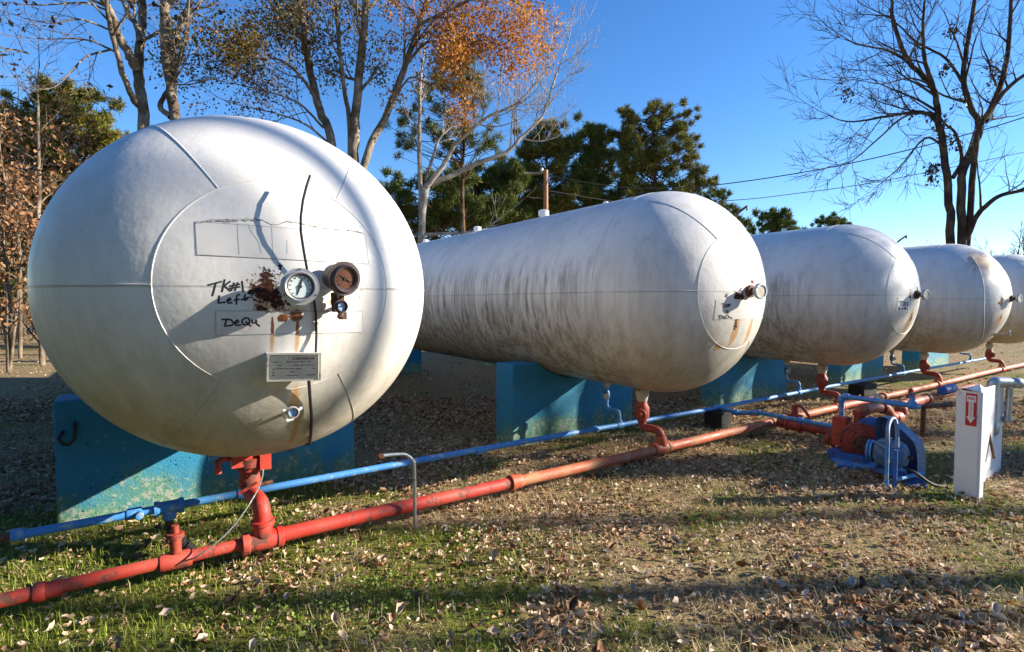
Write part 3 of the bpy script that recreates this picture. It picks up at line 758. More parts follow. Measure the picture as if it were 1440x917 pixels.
for k in range(5):                                    # red liquid drops
    lab = ['bright red valve and elbow under the nearest tank', 'red valve drop with cream collar under the second tank', 'red valve drop under the third tank, behind the pump', 'red valve drop under the fourth tank, beyond the pump', 'red valve drop under the last tank at right'][k]
    X_ = TX[k]; root = thing('red_valve_drop', lab, 'pipe valve', (X_, 3.9, 0), 'red valve drops under the tanks')
    mt = M['red'] if k == 0 else M['dkred']
    Yn = 3.93 if k == 0 else 3.87; zb = TZ[k] - TB[k]; xt = X_ + (0.03 if k == 0 else 0.045)
    K = lambda mb, n, m_, s=True: keep(mb.build(n, m_, None, s), root)
    if k == 0:
        K(MB().lathe((X_, Yn, zb - 0.22), (0, 0, 1), [(0, 0.075), (0.03, 0.08), (0.03, 0.095), (0.09, 0.10), (0.09, 0.082), (0.26, 0.082)], 20), 'valve_body', M['red'])
        K(MB().box((X_ - 0.065, Yn - 0.02, zb - 0.10), (0.10, 0.13, 0.15)), 'valve_block', M['red'], False)
        K(MB().box((X_ + 0.085, Yn - 0.05, zb - 0.12), (0.07, 0.11, 0.18)), 'valve_block', M['red'], False)
        K(MB().lathe((X_, Yn, zb - 0.34), (0, 0, 1), [(0, 0.062), (0.03, 0.07), (0.06, 0.07), (0.06, 0.064), (0.14, 0.064)], 20), 'nipple', M['red'])
        K(MB().tube(elbow_path([(X_, Yn, zb - 0.25), (X_, Yn, 0.36), (xt, PYR, 0.36), (xt, PYR, 0.14)], 0.085), 0.052, 18), 'elbow_pipe', M['red'])
        collar(root, (xt, PYR, 0.245), (0, 0, 1), 0.072, 0.03, M['red'])
        collar(root, (xt, PYR, 0.345), (0, 0.85, 0.5), 0.0, 0.0001, M['red'], 'trim') if False else None
        K(MB().tube([(X_ - 0.10, Yn - 0.02, zb - 0.11), (X_ - 0.19, Yn - 0.05, zb - 0.12), (X_ - 0.19, Yn - 0.05, zb - 0.20)], 0.022, 10), 'side_outlet', M['red'])
        K(MB().lathe((X_ - 0.19, Yn - 0.03, zb - 0.09), (1, 0, 0.1), [(-0.05, 0.02), (-0.05, 0.035), (0.0, 0.035), (0, 0.022), (0.07, 0.022), (0.07, 0.032), (0.10, 0.032)], 12), 'bleed_valve', M['blue'])
        K(MB().tube([(X_ + 0.03, Yn - 0.12, zb - 0.28), (X_ - 0.08, Yn - 0.10, zb - 0.34)], 0.011, 6), 'drain_stub', M['red'])
        K(MB().tube([(X_ + 0.06, Yn - 0.03, zb - 0.33), (X_ + 0.14, Yn - 0.03, zb - 0.32)], 0.014, 6), 'drain_stub', M['rust'])
    else:
        K(MB().lathe((X_, Yn, zb - 0.15), (0, 0, 1), [(0, 0.05), (0.06, 0.065), (0.06, 0.072), (0.12, 0.072), (0.12, 0.05), (0.17, 0.05)], 16), 'cream_collar', M['cream'])
        K(MB().lathe((X_, Yn, zb - 0.37), (0, 0, 1), [(0, 0.05), (0.04, 0.055), (0.04, 0.07), (0.07, 0.075), (0.16, 0.075), (0.19, 0.055), (0.23, 0.05)], 16), 'valve_body', mt)
        K(MB().lathe((X_ - 0.02, Yn - 0.03, zb - 0.27), (-0.9, -0.45, 0.0), [(0, 0.04), (0.08, 0.04), (0.08, 0.06), (0.105, 0.06), (0.105, 0.025), (0.14, 0.025)], 12), 'bonnet', mt)
        K(MB().tube(elbow_path([(X_, Yn, zb - 0.30), (X_, Yn, 0.315), (xt, PYR, 0.305), (xt, PYR, 0.15)], 0.075), 0.042, 16), 'elbow_pipe', mt)
        collar(root, (xt, PYR, 0.225), (0, 0, 1), 0.056, 0.035, mt)
# blue vapour line
BY, BZ, BR = 4.2, 0.27, 0.027
def on_blue(px): return math.tan(math.atan((px - 720) / FPX) + YAW) * BY
bl = thing('blue_pipe_line', 'thin blue painted pipe running behind the red pipe', 'pipe', (0, BY, 0))
keep(MB().tube([(x, BY + 0.005 * math.sin(x), BZ + 0.008 * math.sin(x * 0.7)) for x in np.linspace(on_blue(6), 17.5, 90)], BR, 14).build('pipe', M['blue'], None, True), bl)
for px, l in ((12, 0.06), (180, 0.08), (335, 0.06), (675, 0.09), (838, 0.06), (1010, 0.12), (1160, 0.07)):
    collar(bl, (on_blue(px), BY, BZ), (1, 0, 0), BR * 1.35, l, M['blue'])
keep(MB().tube([(on_blue(8), BY, BZ), (-1.6, BY + 0.01, BZ - 0.02), (-3.0, BY, BZ - 0.03)], BR * 0.9, 12).build('dark_pipe_end', M['rust'], None, True), bl)  # line runs on to the left in dark brown
x = on_blue(230)
collar(bl, (x, BY, BZ), (1, 0, 0), BR * 1.6, 0.15, M['blue'], 'tee')
for s_ in (-0.07, 0.07): collar(bl, (x + s_, BY, BZ), (1, 0, 0), BR * 1.85, 0.03, M['blue'])
collar(bl, (x, BY, BZ - 0.05), (0, 0, 1), BR * 1.5, 0.06, M['blue'], 'tee_branch')
keep(MB().tube([(x, BY, BZ - 0.07), (x, BY, 0.0)], 0.026, 10).build('nipple', M['rust'], None, True), bl)
collar(bl, (on_blue(188), BY - 0.045, BZ), (0, 1, 0), 0.022, 0.07, M['blue'], 'plug')
for k in range(5):
    lab = ['small blue valve behind the red valve of the nearest tank', 'thin blue drop pipe with valve under the second tank', 'thin blue drop pipe with valve under the third tank', 'thin blue drop pipe with valve under the fourth tank', 'thin blue drop pipe under the last tank'][k]
    if k == 0: continue
    X_ = TX[k]; zb = TZ[k] - TB[k]; Yn = 4.40
    root = thing('blue_valve_drop', lab, 'pipe valve', (X_, Yn, 0), 'blue valve drops under the tanks')
    K = lambda mb, n, m_, s=True: keep(mb.build(n, m_, None, s), root)
    K(MB().lathe((X_, Yn, zb - 0.07), (0, 0, 1), [(0, 0.03), (0.03, 0.042), (0.09, 0.042)], 12), 'cream_collar', M['cream'])
    K(MB().tube(elbow_path([(X_, Yn, zb - 0.05), (X_, Yn, 0.425), (X_, BY, 0.425), (X_, BY, BZ)], 0.055), 0.021, 12), 'drop_pipe', M['blue'] if k > 1 else M['cream'] if False else M['blue'])
    K(MB().lathe((X_, Yn, zb - 0.21), (0, 0, 1), [(0, 0.025), (0.02, 0.036), (0.08, 0.036), (0.10, 0.025)], 12), 'valve_body', M['blue2'])
    K(MB().tube([(X_, Yn, zb - 0.16), (X_ - 0.07, Yn - 0.06, zb - 0.16)], 0.016, 8), 'valve_stem', M['blue2'])
    K(MB().lathe((X_ - 0.07, Yn - 0.06, zb - 0.16), (-0.76, -0.65, 0), [(0, 0.036), (0.014, 0.036)], 10), 'hand_wheel', M['galv'])
    collar(root, (X_, BY, BZ), (1, 0, 0), BR * 1.4, 0.09, M['blue'], 'tee')
    collar(root, (X_, BY, BZ + 0.045), (0, 0, 1), 0.029, 0.03, M['blue'])
# dark blocks under the blue pipe
for px, py, lab, s_ in ((1012, 600, 'dark timber block under the blue branch beside the second tank', (0.22, 0.26, 0.235)), (1216, 545, 'dark timber block under the blue pipe behind the pump', (0.50, 0.26, 0.235))):
    x = on_blue(px)
    o = MB().box((0, 0, s_[2] / 2 - 0.02), s_).build('timber_block', M['darkwood'], None, False, 0.008, (x, BY, 0.0))
    tag(o, lab, 'block', 'timber blocks under the blue pipe')
# galvanised bent pipe in front of the red pipe
root = thing('bent_vent_pipe', 'slim galvanised pipe with bent over top in front of red pipe', 'pipe', (1.575, 3.55, 0))
pts = [(0, 0, -0.05), (0, 0, 0.42), (-0.015, 0.0, 0.50), (-0.06, 0.005, 0.545), (-0.13, 0.01, 0.56), (-0.235, 0.015, 0.565)]
from mathutils import geometry
def smooth_path(pts, n=6):
    pts = [np.array(p, float) for p in pts]; out = []
    q = [2 * pts[0] - pts[1]] + pts + [2 * pts[-1] - pts[-2]]
    for i in range(1, len(q) - 2):
        for j in range(n):
            t = j / n
            out.append(0.5 * (2 * q[i] + (q[i + 1] - q[i - 1]) * t + (2 * q[i - 1] - 5 * q[i] + 4 * q[i + 1] - q[i + 2]) * t * t + (-q[i - 1] + 3 * q[i] - 3 * q[i + 1] + q[i + 2]) * t ** 3))
    out.append(pts[-1]); return out
MB().tube(smooth_path(pts), 0.0125, 10).build('pipe', M['galv'], root, True)
MB().lathe((-0.255, 0.016, 0.560), (1, 0, 0.05), [(-0.012, 0.018), (0.0, 0.024), (0.02, 0.024), (0.03, 0.014)], 12).build('nozzle', M['rust'], root, True)
# thin sensing tube from the red valve over the pipe
p0 = np.array([TX[0] + 0.06, 3.86, 0.60])
tp = smooth_path([p0, p0 + np.array([0.0, -0.06, -0.10]), np.array([0.52, 3.62, 0.42]), np.array([0.38, 3.56, 0.27]), np.array([0.22, 3.54, 0.17]), np.array([0.12, 3.608, 0.125])])
tag(MB().tube(tp, 0.005, 7).build('thin_tube', M['plate'], None, True), 'thin grey tube hanging from red valve down to the red pipe', 'tube')

# ------------------------------------------------------------------ pump unit
BX = 6.15
bb = thing('blue_branch_pipe', 'blue branch pipe looping from the blue line over the pump', 'pipe', (BX, 3.0, 0))
K = lambda mb, n, m_, s=True: keep(mb.build(n, m_, None, s), bb)
K(MB().tube(elbow_path([(BX, BY, BZ), (BX, BY - 0.30, BZ - 0.03), (BX + 0.10, BY - 0.48, BZ + 0.0), (BX + 0.02, 2.70, 0.285), (BX + 0.02, 2.70, 0.63), (BX + 0.02, 1.98, 0.63)], 0.03), 0.026, 12), 'pipe', M['blue'])
for p, ax in (((BX, BY - 0.27, BZ - 0.028), (0, 1, 0)), ((BX + 0.095, BY - 0.50, BZ), (0, 1, 0)), ((BX + 0.05, 3.15, 0.28), (0, 1, 0)), ((BX + 0.02, 2.70, 0.60), (0, 0, 1)), ((BX + 0.02, 2.66, 0.63), (0, 1, 0)), ((BX + 0.02, 2.06, 0.63), (0, 1, 0))):
    collar(bb, p, ax, 0.037, 0.06, M['blue'])
K(MB().lathe((BX + 0.02, 2.06, 0.63), (0, 0, 1), [(0, 0.045), (0.03, 0.04), (0.05, 0.025), (0.09, 0.02), (0.09, 0.03), (0.10, 0.03)], 12), 'valve_body', M['blue'])
K(MB().box((BX + 0.02, 2.06, 0.745), (0.10, 0.03, 0.02)), 'valve_handle', M['ddark'], False)
K(MB().tube([(BX + 0.02, 1.98, 0.63), (BX + 0.20, 1.93, 0.63), (BX + 0.52, 1.90, 0.61)], 0.022, 10), 'pipe_tail', M['rust'])

pi_ = thing('red_suction_pipe', 'dark red pipe with shutoff valve from main line to pump', 'pipe', (on_red(1094), 3.3, 0))
K = lambda mb, n, m_, s=True: keep(mb.build(n, m_, None, s), pi_)
xs = on_red(1094)
K(MB().tube([(xs, 3.62, PZR), (xs - 0.01, 3.3, PZR), (xs - 0.06, 2.72, 0.16)], 0.05, 16), 'pipe', M['dkred'])
K(MB().lathe((xs, 3.50, PZR), (0, -1, 0), [(0, 0.085), (0.03, 0.085), (0.03, 0.065), (0.16, 0.07), (0.16, 0.085), (0.19, 0.085)], 16), 'valve_body', M['red'])
K(MB().box((xs, 3.41, PZR + 0.10), (0.10, 0.15, 0.07)), 'valve_bonnet', M['dkred'], False)
K(MB().lathe((xs, 3.41, PZR + 0.13), (0, 0, 1), [(0, 0.04), (0.10, 0.034), (0.12, 0.038)], 12), 'yoke', M['dkred'])
K(MB().tube(smooth_path([(xs, 3.41, PZR + 0.24), (xs + 0.01, 3.34, PZR + 0.24), (xs + 0.02, 3.26, PZR + 0.15), (xs + 0.02, 3.22, PZR + 0.09)]), 0.018, 8), 'lever', M['dkred'])
collar(pi_, (xs - 0.02, 3.16, PZR + 0.005), (0, 1, 0), 0.066, 0.07, M['dkred'])

pu = thing('transfer_pump', 'red round pump with blue motor, belt guard and frame beside white post', 'pump', (5.85, 2.3, 0))
K = lambda mb, n, m_, s=True: keep(mb.build(n, m_, None, s), pu)
pc_ = np.array([5.98, 2.42, 0.22])
ax = np.array([-0.84, -0.54, 0.0])
K(MB().lathe(pc_ - ax * 0.16, ax, [(0, 0.13), (0.01, 0.17), (0.10, 0.17), (0.10, 0.19), (0.155, 0.19), (0.16, 0.165), (0.175, 0.16), (0.18, 0.125), (0.195, 0.12), (0.20, 0.088), (0.22, 0.082)], 32), 'pump_casing', M['dkred'])
K(MB().lathe(pc_ + ax * 0.06, ax, [(0, 0.085), (0.015, 0.088), (0.015, 0.055), (0.03, 0.05)], 18), 'end_cover', M['rust'])
bol = MB()
for i in range(8):
    t = 2 * math.pi * i / 8; u_, w_ = frame_for(ax)
    bol.lathe(pc_ + ax * -0.005 + (u_ * math.cos(t) + w_ * math.sin(t)) * 0.177, ax, [(0, 0.014), (0.014, 0.014)], 6)
K(bol, 'flange_bolts', M['rust'], False)
K(MB().box((6.10, 2.66, 0.27), (0.15, 0.13, 0.30)), 'suction_flange', M['red'], False)
K(MB().lathe((6.12, 2.50, 0.36), (0, 0, 1), [(0, 0.055), (0.10, 0.05), (0.10, 0.062), (0.15, 0.062)], 16), 'discharge_neck', M['dkred'])
# base, motor, guard
K(MB().box((6.02, 2.52, 0.05), (0.34, 0.34, 0.10)), 'pump_foot', M['blue2'], False)
K(MB().box((5.98, 2.30, 0.02), (0.36, 0.72, 0.025), np.array(Matrix.Rotation(math.radians(38), 3, 'Z'))), 'base_plate', M['blue'], False)
K(MB().box((5.72, 1.92, 0.012), (0.36, 0.26, 0.02), np.array(Matrix.Rotation(math.radians(20), 3, 'Z'))), 'base_plate', M['blue2'], False)
mc = np.array([5.66, 2.04, 0.235]); max_ = np.array([0.10, -1.0, 0.0]) / np.linalg.norm([0.10, 1.0])
M['motor'] = paint('chipped_motor_paint', (0.045, 0.13, 0.28), (0.20, 0.25, 0.27), 0.6, 0.5, 24)
K(MB().lathe(mc - max_ * 0.13, max_, [(0, 0.05), (0.004, 0.085), (0.02, 0.112), (0.035, 0.118), (0.04, 0.128), (0.21, 0.128), (0.215, 0.118), (0.235, 0.110), (0.255, 0.08), (0.26, 0.04)], 28), 'motor', M['motor'])
fins = MB()
for i in range(18):
    t = 2 * math.pi * i / 18; u_, w_ = frame_for(max_); q = (u_ * math.cos(t) + w_ * math.sin(t))
    fins.tube([mc - max_ * 0.085 + q * 0.128, mc + max_ * 0.075 + q * 0.128], 0.007, 4)
K(fins, 'motor_fins', M['motor'])
K(MB().tube([mc + max_ * 0.125, mc + max_ * 0.165], 0.016, 10), 'motor_shaft', M['rust'])
K(MB().lathe(mc - max_ * 0.15, max_, [(-0.03, 0.02), (-0.03, 0.105), (-0.012, 0.105), (-0.016, 0.085), (-0.006, 0.085), (-0.002, 0.105), (0.015, 0.105), (0.015, 0.02)], 26), 'pulley', M['blue'])
K(MB().box(mc + np.array([-0.02, -0.07, -0.075]), (0.10, 0.10, 0.09), np.array(Matrix.Rotation(0.2, 3, 'Z'))), 'terminal_box', M['blue'], False)
K(MB().box(mc + np.array([-0.075, 0.01, 0.05]), (0.012, 0.09, 0.06), np.array(Matrix.Rotation(-0.1, 3, 'Z'))), 'rating_plate', M['plate'], False)
K(MB().box(mc + np.array([0.0, 0.0, -0.15]), (0.20, 0.20, 0.05)), 'motor_foot', M['blue2'], False)
K(MB().box(mc + np.array([0.0, 0.0, -0.20]), (0.14, 0.26, 0.06)), 'motor_rail', M['rust'], False)
K(MB().lathe(mc + np.array([0, 0.02, 0.115]), (0, 0, 1), [(0, 0.02), (0.02, 0.02), (0.03, 0.028), (0.04, 0.02)], 10), 'lifting_eye', M['galv'])
K(MB().tube(smooth_path([mc + np.array([-0.05, -0.12, -0.08]), mc + np.array([-0.08, -0.22, -0.10]), mc + np.array([0.0, -0.32, -0.19]), mc + np.array([0.15, -0.40, -0.225])]), 0.014, 8), 'conduit', M['black'])
mg = paint('grey_blue_worn_paint', (0.13, 0.22, 0.34), (0.30, 0.34, 0.36), 0.4, 0.45, 20)
# arched belt guard: a curved plate with a rolled rim behind the motor
gA = np.array([5.95, 2.24, 0.0]); gB = np.array([5.86, 1.86, 0.0])
def gp(u, z): return gA * (1 - u) + gB * u + np.array([0, 0, z])
out = [(0.0, 0.08), (0.0, 0.46), (0.06, 0.52), (0.16, 0.53), (0.30, 0.52), (0.55, 0.46), (0.80, 0.39), (0.92, 0.34), (0.98, 0.26), (1.0, 0.16), (1.0, 0.03)]
nrm = np.cross(gB - gA, [0, 0, 1]); nrm = nrm / np.linalg.norm(nrm)
mb = MB(); n = len(out)
mb.add([gp(*q) for q in out] + [gp(*q) + nrm * 0.012 for q in out], [tuple(range(n)), tuple(range(2 * n - 1, n - 1, -1))] + [(i, i + 1, i + 1 + n, i + n) for i in range(n - 1)])
K(mb, 'belt_guard', paint('shade_darkened_blue_paint', (0.012, 0.05, 0.17), (0.03, 0.03, 0.035), 0.5, 0.6, 16), False)  # darker blue paints in the shade inside the guard
mb = MB(); rim = smooth_path([gp(*q) for q in out], 4)
vs = []; 
for p in rim: vs += [p - nrm * 0.05, p + nrm * 0.07]
mb.add(vs, [(2 * i, 2 * i + 1, 2 * i + 3, 2 * i + 2) for i in range(len(rim) - 1)])
K(mb, 'guard_rim', mg)
K(MB().lathe(pc_ + np.array([0.13, -0.04, 0.10]), ax, [(0.0, 0.02), (0.0, 0.15), (0.05, 0.15), (0.07, 0.10)], 24), 'drive_wheel', M['blue2'])
# front frame of bent pipe
f0, f1 = G(1246, 688), G(1258, 686)
z1 = 0.60
for dx, mt_, nm in ((0, 'blue', 'frame_post'), (1, 'blue2', 'frame_post')):
    a_ = (f0, f1)[dx]
    K(MB().tube([a_ + np.array([0, 0, -0.02]), a_ + np.array([0, 0, 0.34 if dx else 0.44])], 0.017, 10), nm, M[mt_])
top = smooth_path([f0 + np.array([0, 0, 0.40]), f0 + np.array([0, 0.0, 0.47]), f0 + np.array([0.06, 0.02, 0.55]), f0 + np.array([0.15, 0.03, 0.60]), f0 + np.array([0.20, 0.02, 0.585]), f0 + np.array([0.17, -0.01, 0.50]), f0 + np.array([0.12, -0.03, 0.36])])
K(MB().tube(top, 0.016, 10), 'frame_handle', mg)
K(MB().tube([f1 + np.array([0, 0, 0.07]), f1 + np.array([0.33, -0.10, 0.10])], 0.018, 10), 'cross_bar', M['blue'])
K(MB().tube([f0 + np.array([0, 0, 0.36]), f0 + np.array([0.30, 0.22, 0.33])], 0.013, 8), 'cross_bar', mg)
# discharge
dp = thing('red_discharge_pipe', 'orange red pipe stepping from pump towards the white post', 'pipe', (6.9, 2.45, 0))
K = lambda mb, n, m_, s=True: keep(mb.build(n, m_, None, s), dp)
K(MB().tube(elbow_path([(6.12, 2.50, 0.47), (6.12, 2.50, 0.525), (6.62, 2.45, 0.50), (6.80, 2.45, 0.37), (7.02, 2.45, 0.35), (7.04, 2.45, 0.48), (9.5, 2.45, 0.47)], 0.05), 0.048, 16), 'pipe', M['orange'])
for p, ax_, l in (((6.22, 2.49, 0.515), (1, -0.08, 0), 0.10), ((6.55, 2.455, 0.50), (1, -0.08, 0), 0.05), ((6.92, 2.45, 0.355), (1, 0, 0), 0.12), ((7.03, 2.45, 0.42), (0, 0, 1), 0.08), ((7.35, 2.45, 0.475), (1, 0, 0), 0.40), ((7.78, 2.45, 0.475), (1, 0, 0), 0.06)):
    collar(dp, p, ax_, 0.063, l, M['orange'] if l > 0.09 else M['dkred'])
K(MB().lathe((6.42, 2.47, 0.53), (0, 0, 1), [(0, 0.025), (0.06, 0.025), (0.06, 0.035), (0.09, 0.035), (0.09, 0.016), (0.14, 0.014)], 12), 'small_relief_valve', M['galv'])
K(MB().lathe((7.95, 2.35, 0.57), (1, 0, 0), [(0, 0.05), (0.02, 0.06), (0.35, 0.06), (0.37, 0.05)], 14), 'blue_filter', M['blue2'])
for xx in (7.7, 9.3):
    K(MB().tube([(xx, 2.45, -0.05), (xx, 2.45, 0.44)], 0.03, 8), 'pipe_stand', M['rust'])

for p_, r_, l_, a_ in (((6.14, 2.80, 0.15), 0.075, 0.05, (0, 1, 0)), ((6.12, 2.74, 0.16), 0.088, 0.035, (0, 1, 0))):
    collar(pi_, p_, a_, r_, l_, M['dkred'], 'flange')
K(MB().lathe((7.30, 2.45, 0.52), (0, 0, 1), [(0, 0.05), (0.05, 0.05), (0.05, 0.03), (0.12, 0.025)], 12), 'valve_stem', M['dkred'])
K(MB().tube([(7.22, 2.42, 0.64), (7.40, 2.47, 0.645)], 0.014, 8), 'valve_handle', M['dkred'])
# ------------------------------------------------------------------ white steel post with the sign
A_ = G(1340, 694); B_ = G(1372, 703)
ps = thing('white_sign_post', 'white folded steel post carrying red fire arrow sign', 'post', tuple(A_[:2]) + (0,))
H = 0.94
fd = (B_ - A_); fw = np.linalg.norm(fd[:2]); fd = fd / np.linalg.norm(fd)
bk = np.array([-fd[1], fd[0], 0.0])
if bk @ FWD < 0: bk = -bk
sw = 0.186
def chan(loc, fdir, bdir, w, dep, z0, z1, t=0.008, peak=0.0):
    mb = MB()
    prof_ = [(0, dep * 0.5), (0, 0.0), (0.018, -0.018), (w - 0.018, -0.018), (w, 0.0), (w, dep)]
    pts = [loc + fdir * u + bdir * v for u, v in prof_]
    inn = [(t, dep * 0.5), (t, 0.003), (0.021, -0.018 + t), (w - 0.021, -0.018 + t), (w - t, 0.003), (w - t, dep)]
    pti = [loc + fdir * u + bdir * v for u, v in inn]
    poly = pts + pti[::-1]
    n = len(poly); mb.add([p + np.array([0, 0, z0]) for p in poly] + [p + np.array([0, 0, z1]) for p in poly], [(i, (i + 1) % n, (i + 1) % n + n, i + n) for i in range(n)] + [(i, i + 1, n - 2 - i, n - 1 - i) for i in range(5)] + [(i + n, n + n - 1 - i, n + n - 2 - i, i + 1 + n) for i in range(5)])
    return mb
o = chan(A_ * [1, 1, 0], fd * [1, 1, 0], bk, sw, 0.055, -0.08, 0.90)
keep(o.build('front_channel', M['white'], None, False), ps)
cp = MB(); a0 = A_ * [1, 1, 0]
q = [a0 + bk * -0.018 + fd * [1, 1, 0] * 0.0, a0 + bk * -0.018 + fd * [1, 1, 0] * sw, a0 + bk * 0.10 + fd * [1, 1, 0] * sw, a0 + bk * 0.10]
pk = [a0 + fd * [1, 1, 0] * sw * 0.62 + bk * -0.018 , a0 + fd * [1, 1, 0] * sw * 0.62 + bk * 0.10]
za, zb_ = np.array([0, 0, 0.905]), np.array([0, 0, 0.955])
cp.add([q[0] + za, q[1] + za, q[2] + za, q[3] + za, pk[0] + za + bk * 0.03 , pk[1] + zb_], [(0, 1, 4), (1, 2, 5, 4), (2, 3, 5), (3, 0, 4, 5), (0, 3, 2, 1)])
keep(cp.build('cap_plate', M['white'], None, False), ps)
# sign
sc_ = a0 + bk * -0.0215
def sgn(u, z): return sc_ + fd * [1, 1, 0] * u + np.array([0, 0, z])
def plate(poly, th, mat, name, parent_part=None, lift_=0.0):
    mb = MB(); n = len(poly)
    mb.add([sgn(u, z) - bk * lift_ for u, z in poly] + [sgn(u, z) - bk * (lift_ + th) for u, z in poly], [tuple(range(n)), tuple(range(2 * n - 1, n - 1, -1))] + [(i, (i + 1) % n, (i + 1) % n + n, i + n) for i in range(n)])
    o = mb.build(name, mat, None, False)
    return keep(o, ps) if parent_part is None else keep_sub(o, parent_part, ps)
SU0, SU1, SZ0, SZ1 = 0.080, 0.156, 0.615, 0.885
sign = plate([(SU0, SZ0), (SU1, SZ0), (SU1, SZ1), (SU0, SZ1)], 0.002, M['signred'], 'fire_sign')
cu = (SU0 + SU1) / 2
plate([(cu - 0.031, SZ1 - 0.018), (cu + 0.031, SZ1 - 0.018), (cu + 0.031, SZ1 - 0.07), (cu + 0.017, SZ1 - 0.07), (cu + 0.017, SZ0 + 0.075), (cu + 0.031, SZ0 + 0.075), (cu, SZ0 + 0.02), (cu - 0.031, SZ0 + 0.075), (cu - 0.017, SZ0 + 0.075), (cu - 0.017, SZ1 - 0.07), (cu - 0.031, SZ1 - 0.07)][::-1], 0.0015, M['signwhite'], 'white_arrow', sign, 0.002)
rot = Matrix((tuple((fd * [1, 1, 0])), (0, 0, 1), tuple(-bk))).transposed().to_4x4()
def text(body, u, z, size, mat, name, vertical=False):
    cu_ = bpy.data.curves.new('t', 'FONT'); cu_.body = body; cu_.size = size; cu_.align_x = 'CENTER'; cu_.align_y = 'CENTER'; cu_.extrude = 0.0006; cu_.offset = size * 0.02
    t = bpy.data.objects.new('t', cu_); COL.objects.link(t)
    bpy.context.view_layer.update()
    me = bpy.data.meshes.new_from_object(t.evaluated_get(bpy.context.evaluated_depsgraph_get()))
    bpy.data.objects.remove(t)
    p = sgn(u, z) - bk * 0.0042
    R_ = rot if not vertical else rot @ Matrix.Rotation(math.radians(-90), 4, 'Z')
    me.transform(Matrix.Translation(Vector(p)) @ R_)
    me.materials.clear(); me.materials.append(mat)
    o = bpy.data.objects.new(name, me); COL.objects.link(o)
    return keep_sub(o, sign, ps)
text('FIRE', cu, SZ1 - 0.043, 0.027, M['signred'], 'sign_lettering')
for i, ch_ in enumerate('EXTINGUISHER'):
    text(ch_, cu, SZ1 - 0.078 - i * 0.0105, 0.0115, M['signred'], 'sign_lettering')
# second plate and the galvanised riser with lever valve
C_ = G(1407, 664)
ps2 = thing('white_back_plate', 'white steel plate post behind the sign post, lit by sun', 'post', (C_[0], C_[1], 0))
c0 = C_ * [1, 1, 0]
def yplate(x0, x1, y, zs, t=0.010):
    (a0z, b0z, b1z, a1z) = zs
    mb = MB()
    mb.add([(x0, y, a0z), (x1, y, b0z), (x1, y, b1z), (x0, y, a1z), (x0, y + t, a0z), (x1, y + t, b0z), (x1, y + t, b1z), (x0, y + t, a1z)], [(0, 1, 2, 3), (7, 6, 5, 4), (0, 4, 5, 1), (1, 5, 6, 2), (2, 6, 7, 3), (3, 7, 4, 0)])
    return mb
keep(yplate(c0[0] - 0.66, c0[0], c0[1], (-0.08, -0.08, 0.87, 0.87)).build('back_plate', M['white'], None, False), ps2)
keep(MB().box((c0[0] - 0.0, c0[1] + 0.06, 0.40), (0.012, 0.10, 0.94)).build('plate_flange', M['white'], None, False), ps2)
gst = a0 + fd * [1, 1, 0] * sw
keep(yplate(gst[0] + 0.02, gst[0] + 0.26, gst[1] + 0.02, (0.30, 0.44, 0.62, 0.66)).build('gusset_plate', M['white'], None, False), ps2)
dr = C_ @ FWD - 0.10
r0 = P(1398, 655, dr)
gr_ = thing('galvanised_riser', 'galvanised pipe with elbow and rusty lever valve at right edge', 'pipe', (r0[0], r0[1], 0))
K = lambda mb, n, m_, s=True: keep(mb.build(n, m_, None, s), gr_)
tp_ = P(1397, 537, dr); vb = P(1395, 596, dr); en = P(1480, 541, dr + 0.02)
K(MB().tube([vb - [0, 0, 0.03], tp_ - [0, 0, 0.03]], 0.036, 16), 'riser', M['galv'])
K(MB().tube(elbow_path([tp_ - [0, 0, 0.07], tp_, tp_ + (en - tp_) * 0.25], 0.05), 0.050, 16), 'elbow', M['galv'])
K(MB().tube([tp_ + (en - tp_) * 0.1, en + (en - tp_) * 2.0], 0.038, 16), 'top_pipe', M['galv'])
collar(gr_, tp_ + (en - tp_) * 0.40, en - tp_, 0.05, 0.06, M['galv'])
K(MB().lathe(vb - [0, 0, 0.10], (0, 0, 1), [(0, 0.045), (0.03, 0.055), (0.09, 0.055), (0.12, 0.042)], 10), 'valve_body', M['galv'])
K(MB().tube(elbow_path([vb - [0, 0, 0.05], vb - [0, 0, 0.16], vb + [0.02, 0.22, -0.16], np.array([vb[0] + 0.02, vb[1] + 0.22, -0.05])], 0.05), 0.03, 12), 'lower_pipe', M['galv'])
lv0 = P(1387, 592, dr - 0.07); lv1 = P(1398, 645, dr - 0.16)
K(MB().tube([P(1393, 594, dr - 0.02), lv0, lv0 * 0.5 + lv1 * 0.5, lv1], [0.02, 0.016, 0.011, 0.012], 8), 'lever_handle', M['rust'])
s0 = P(1420, 545, dr + 0.05); s1 = P(1417, 590, dr + 0.05)
K(MB().tube([s0, s1], 0.028, 12), 'stub_pipe', M['galv'])
collar(gr_, s1, (0, 0, 1), 0.037, 0.05, M['galv'])

exec_marker = True
